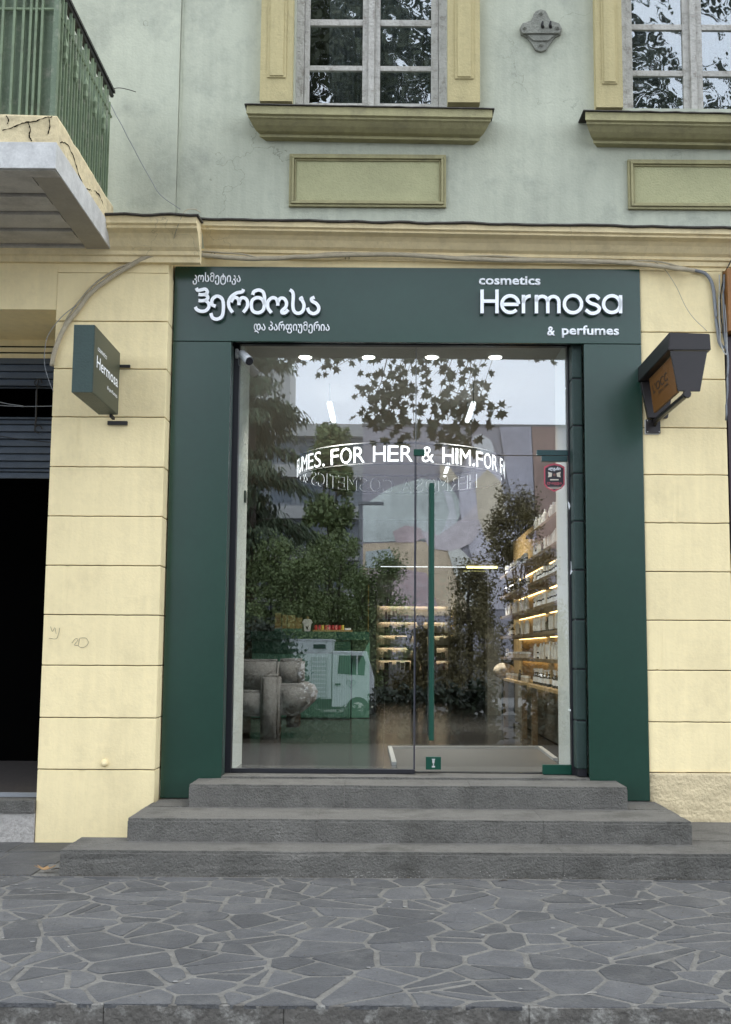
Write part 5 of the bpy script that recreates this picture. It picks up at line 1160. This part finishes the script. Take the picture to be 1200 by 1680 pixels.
# cedar
cd = RV(412, 500, 37); base = Vector((cd.x, cd.y, GZ)); t = thing('cedar_tree', 'large dark cedar with drooping branches mirrored in the left pane', 'tree', tuple(base))
bm = B(); r = random.Random(21); tb_ = B(); tube(tb_, [base + Vector((0, 0, -.1)), base + Vector((.1, 0, 6)), base + Vector((0, 0, 16))], [.3, .2, .05], 8)
for k in range(150):
    h = 1.0 + 15 * r.random(); ln_ = (16.5 - h) * .15 + .5; a = r.uniform(0, 2 * PI); d = Vector((math.cos(a), math.sin(a), .12)); p0 = base + Vector((0, 0, h)); p1 = p0 + d * ln_ + Vector((0, 0, -.25 * ln_)); pts = smoothpts([p0, p0 + d * ln_ * .55 + Vector((0, 0, .06)), p1], 6)
    tube(tb_, pts, [.05 * (1 - i / len(pts)) + .008 for i in range(len(pts))], 4)
    for q in pts[1:]:
        for _ in range(26):
            s = r.uniform(.12, .32); o_ = Vector((r.gauss(0, .22), r.gauss(0, .22), r.gauss(0, .05))); c = q + o_; e = Vector((r.gauss(0, .35) + d.x * .5, r.gauss(0, .35) + d.y * .5, -1)).normalized() * s; wv = Vector((r.gauss(0, 1), r.gauss(0, 1), .2)).normalized() * .034
            bm.faces.new([bm.verts.new(c - wv), bm.verts.new(c + wv), bm.verts.new(c + e + wv * .3), bm.verts.new(c + e - wv * .3)])
fobj('crown', bm, M_NEED, t); fobj('trunk', tb_, M_BARK, t)
# plane tree whose crown overhangs the pavement
pb = Vector((4.6, -12.4, -.1)); t = thing('plane_tree', 'plane tree with leafy branches hanging over the pavement, mirrored high in the glass', 'tree', tuple(pb))
tb_ = B(); tube(tb_, smoothpts([pb, pb + Vector((.05, 0, 3)), pb + Vector((-.1, 0, 6.5)), pb + Vector((-.8, .4, 10))]), .22, 8)
lb = B(); cb = B(); r = random.Random(31)
hang = []
def twig(px0, py0, px1, py1, Z, n):
    a, b = RV(px0, py0, Z), RV(px1, py1, Z); tube(tb_, smoothpts([a, (a + b) / 2 + Vector((.06, 0, -.03)), b]), [.008, .007, .007, .006, .006, .005, .005, .004, .004, .003, .003, .003, .003], 4) if False else tube(tb_, [a, (a + b) / 2 + Vector((.06, 0, -.03)), b], [.010, .007, .003], 4)
    for k in range(n):
        tt = r.random(); p = a + (b - a) * tt + Vector((r.gauss(0, .17), r.gauss(0, .2), r.gauss(0, .13))); s = r.uniform(.07, .125)
        M3 = Matrix.Rotation(r.uniform(-.8, .8), 3, 'Z') @ Matrix.Rotation(PI / 2 + r.gauss(0, .5), 3, 'X') @ Matrix.Rotation(r.uniform(0, 2 * PI), 3, 'Z')
        lb.faces.new([lb.verts.new(p + M3 @ q) for q in leaf_poly(s)])
for tw in ((560, 560, 520, 608, 18), (585, 570, 555, 600, 12), (640, 570, 600, 680, 40), (670, 570, 640, 690, 55), (640, 640, 625, 700, 26), (665, 620, 680, 700, 30), (690, 560, 700, 640, 16), (745, 570, 712, 615, 16), (765, 560, 770, 640, 24), (740, 640, 800, 665, 22), (770, 650, 825, 672, 16), (735, 690, 725, 640, 10), (760, 650, 735, 720, 44), (775, 690, 760, 755, 26), (700, 705, 770, 735, 20), (620, 700, 690, 712, 20), (490, 560, 470, 600, 22), (430, 560, 400, 600, 24), (455, 560, 440, 640, 20), (900, 560, 880, 590, 8)):
    twig(*tw[:4], 20.5, int(tw[4] * 1.2))
    hang.append(RV(tw[0], tw[1], 20.5))
for p in hang: q = p + Vector((.5, -.9, 1.5)); tube(tb_, [p, q, q * .5 + (pb + Vector((-.8, .4, 9))) * .5 + Vector((0, 0, .4)), pb + Vector((-.8, .4, 9))], [.004, .006, .02, .05], 5)
for k in range(92):
    c = Vector((r.uniform(-5, 8), r.uniform(-15.5, -6.5), r.uniform(10.2, 15.5)))
    leafcloud(cb, c, r.uniform(.7, 1.3), 170, .27, r)
fobj('hanging_leaves', lb, M_LEAFP, t); fobj('crown', cb, M_LEAFP, t); fobj('trunk', tb_, M_BARK, t)
# second plane tree on the left, only its crown shows in the old windows
# mural building
Zm = 62; A0 = RV(596, 700, Zm); ztm = RV(700, 700, Zm).z; xm0 = A0.x; ym = A0.y; xm1 = 26
mb = thing('mural_building', 'large grey building with a painted mural on its end wall mirrored in the door glass', 'building', (xm0, ym, 0))
obj('wall', box(B(), xm0, xm1, ym - 14, ym, -.2, ztm), mat('mauve grey paint', (.40, .38, .41), .9, var=.08, vscale=.3), mb)
obj('parapet', box(B(), xm0 - .05, xm1, ym - .3, ym + .06, ztm + .002, ztm + .15), mat('parapet grey', (.2, .2, .2)), mb)
def paint(n, pts, col, k):
    P = [RV(px, py, Zm - .02 - .012 * k) for px, py in pts]; obj(n, prism(B(), P, (0, .005, 0)), mat('mural ' + n + str(k), col, .9, var=.26, vscale=.3), mb)
paint('painted_field', [(596, 830), (640, 800), (690, 785), (735, 790), (760, 830), (740, 885), (596, 890)], (0.72, 0.77, 0.72), 1)
paint('painted_field', [(596, 892), (690, 888), (750, 898), (790, 935), (800, 1010), (596, 1010)], (0.80, 0.65, 0.46), 2)
paint('painted_shape', [(770, 722), (790, 712), (806, 722), (815, 745), (826, 800), (838, 850), (860, 900), (870, 1000), (800, 1000), (770, 900), (755, 840), (752, 790), (765, 760)], (0.72, 0.68, 0.72), 3)
paint('painted_shape', [(776, 716), (790, 712), (805, 722), (812, 740), (800, 748), (780, 740)], (0.85, 0.85, 0.85), 4)
paint('painted_shape', [(726, 800), (742, 812), (750, 850), (735, 880), (715, 890), (728, 868), (738, 840)], (0.23, 0.20, 0.14), 4)
paint('painted_shape', [(645, 872), (665, 862), (690, 866), (700, 880), (680, 890), (650, 890)], (0.72, 0.58, 0.57), 5)
paint('painted_shape', [(690, 870), (720, 878), (760, 850), (790, 820), (800, 850), (775, 890), (745, 905), (705, 900)], (0.75, 0.67, 0.67), 6)
paint('painted_shape', [(780, 790), (800, 770), (822, 790), (830, 850), (800, 890), (785, 850)], (0.75, 0.65, 0.49), 7)
paint('painted_shape', [(722, 762), (740, 768), (752, 785), (735, 792), (722, 785)], (0.72, 0.29, 0.17), 7)
paint('painted_shape', [(755, 900), (790, 935), (805, 1000), (770, 1000), (750, 950), (735, 905)], (0.85, 0.84, 0.75), 12)
paint('painted_shape', [(600, 905), (640, 900), (655, 930), (600, 932)], (0.58, 0.64, 0.61), 13)
paint('painted_band', [(820, 700), (872, 700), (880, 900), (850, 860), (832, 780)], (0.49, 0.47, 0.52), 8)
paint('painted_band', [(873, 700), (915, 700), (915, 900), (882, 900)], (0.43, 0.30, 0.25), 9)
paint('painted_shape', [(856, 830), (866, 812), (876, 830), (882, 900), (866, 890)], (0.61, 0.55, 0.64), 10)
paint('painted_shape', [(600, 935), (640, 930), (700, 940), (720, 1000), (600, 1000)], (0.67, 0.52, 0.52), 11)
# concrete block with balconies at the left
Zo = 85; a = RV(380, 700, Zo); b = RV(560, 700, Zo); ob = thing('concrete_block', 'pale concrete apartment block with balcony bands mirrored behind the cedar', 'building', (a.x, a.y, 0))
M_CONC = mat('pale concrete', (.42, .42, .40), .9, var=.08, vscale=.3); M_WGL = mat('window glass dark', (.12, .15, .18), .1)
zt_b = RV(480, 700, Zo).z
obj('wall', box(B(), a.x - 8, b.x + 2, a.y - 12, a.y, -.2, zt_b), mat('grey block wall', (.26, .28, .30), .8, var=.06, vscale=.3), ob)
obj('stair_tower', box(B(), a.x + 1, a.x + 4.2, a.y - 6, a.y - 1, zt_b - 1, zt_b + 5), M_CONC, ob)
zz = zt_b - .9
while zz > 1:
    obj('balcony_band', box(B(), a.x - 8, b.x + 2.2, a.y + .0, a.y + 1.2, zz, zz + .9), M_CONC, ob)
    x = a.x - 7.5
    while x < b.x + 1: obj('window', box(B(), x, x + 1.5, a.y + .001, a.y + .05, zz - 1.7, zz - .2), M_WGL, ob); x += 2.1
    zz -= 3.0
lp = RV(592, 800, 45); t = thing('street_lamp_post', 'thin grey lamp post mirrored at the edge of the mural building', 'lamp post', (lp.x, lp.y, -.1)); obj('post', tube(B(), [(lp.x, lp.y, -.1), (lp.x, lp.y, 7.2)], [.11, .07], 8), M_CABG, t); obj('lamp_head', box(B(), lp.x - .1, lp.x + .9, lp.y - .1, lp.y + .1, 7.2, 7.32), M_CABG, t)
# low back wall closing the far pavement
bm = box(B(), -40, 40, -31.5, -31.2, -.17, 1.3); setp(obj('boundary_wall', bm, mat('far wall', (.22, .21, .19), .9, var=.1)), 'long low grey wall along the far pavement', 'wall')
# delivery truck
tz = 30.0; TX = lambda px: RV(px, 1100, tz).x; TZ = lambda py: RV(500, py, tz).z; ty_ = RV(500, 1100, tz).y; rz = -.17
tk = thing('small_truck', 'small white box truck with a swirled heart badge on its cab door', 'truck', (TX(500), ty_, rz))
M_TRW = mat('white truck paint', (.60, .63, .63), .35, coat=.3); M_TIRE = mat('tyre rubber', (.015, .015, .015), .9)
ztb = TZ(1051)
box_l = TX(360)
obj('cargo_box', box(B(), box_l, TX(544), ty_ - 1.7, ty_, rz + .55, ztb), M_TRW, tk, bevel=.02)
obj('roof_rail', box(B(), box_l - .02, TX(546), ty_ - 1.72, ty_ + .02, ztb + .001, ztb + .04), M_TRW, tk)
obj('side_shutter', box(B(), TX(510), TX(537), ty_ + .001, ty_ + .02, TZ(1145), TZ(1078)), mat('grey louvre', (.4, .42, .42), .5), tk)
for k in range(9): obj('louvre_slat', box(B(), TX(512), TX(535), ty_ + .021, ty_ + .03, TZ(1143 - k * 7), TZ(1143 - k * 7) + .03), M_TRW, tk)
obj('vent', box(B(), TX(514), TX(534), ty_ + .001, ty_ + .03, TZ(1064), TZ(1057)), M_BLK, tk)
x0, x1, x2 = TX(545), TX(603), TX(612)
bm = B(); prism(bm, [(x0, ty_ - .04, rz + .35), (x2, ty_ - .04, rz + .35), (x2 + .03, ty_ - .04, TZ(1115)), (x1 + .02, ty_ - .04, TZ(1080)), (x1 - .03, ty_ - .04, TZ(1068)), (x0, ty_ - .04, TZ(1068))], (0, -1.6, 0)); obj('cab', bm, M_TRW, tk, bevel=.03)
obj('cab_window', prism(B(), [(TX(554), ty_ - .038, TZ(1105)), (TX(598), ty_ - .038, TZ(1108)), (TX(600), ty_ - .038, TZ(1085)), (TX(596), ty_ - .038, TZ(1075)), (TX(556), ty_ - .038, TZ(1075))], (0, .006, 0)), mat('cab glass', (.03, .05, .045), .08), tk)
obj('window_pillar', box(B(), TX(585), TX(587), ty_ - .031, ty_ - .02, TZ(1107), TZ(1075)), M_TRW, tk)
obj('door_handle', box(B(), TX(550), TX(559), ty_ - .038, ty_ - .01, TZ(1124), TZ(1121)), M_BLK, tk)
bm = B(); cxh, czh = TX(576), TZ(1121)
tube(bm, smoothpts([(cxh + u * .013, ty_ - .033, czh - v * .013) for u, v in ((0, 8), (-6, 3), (-9, -2), (-6, -6), (-1, -4), (1, 0), (-2, 1), (-4, -1))]), .007, 5)
tube(bm, smoothpts([(cxh + u * .013, ty_ - .033, czh - v * .013) for u, v in ((0, 8), (6, 3), (9, -2), (6, -6), (2, -5), (0, -2), (3, -1), (5, -2))]), .007, 5); obj('heart_badge', bm, mat('badge grey', (.2, .22, .24)), tk)
obj('chassis', box(B(), box_l + .2, x2 - .1, ty_ - 1.5, ty_ - .2, rz + .28, rz + .54), M_BLK, tk)
for xx in (TX(430), TX(588)):
    for yy in (ty_ - .2, ty_ - 1.6):
        wl_ = obj('wheel', lathe(B(), [(.29, 0), (.31, .04), (.31, .14), (.29, .18)], (xx, yy, rz + .31), 18, 'Y'), M_TIRE, tk); obj('rim', lathe(B(), [(.17, .181), (.15, .19), (.05, .195)], (xx, yy, rz + .31), 12, 'Y'), M_ZINC, wl_)
print('objects', len(bpy.data.objects))
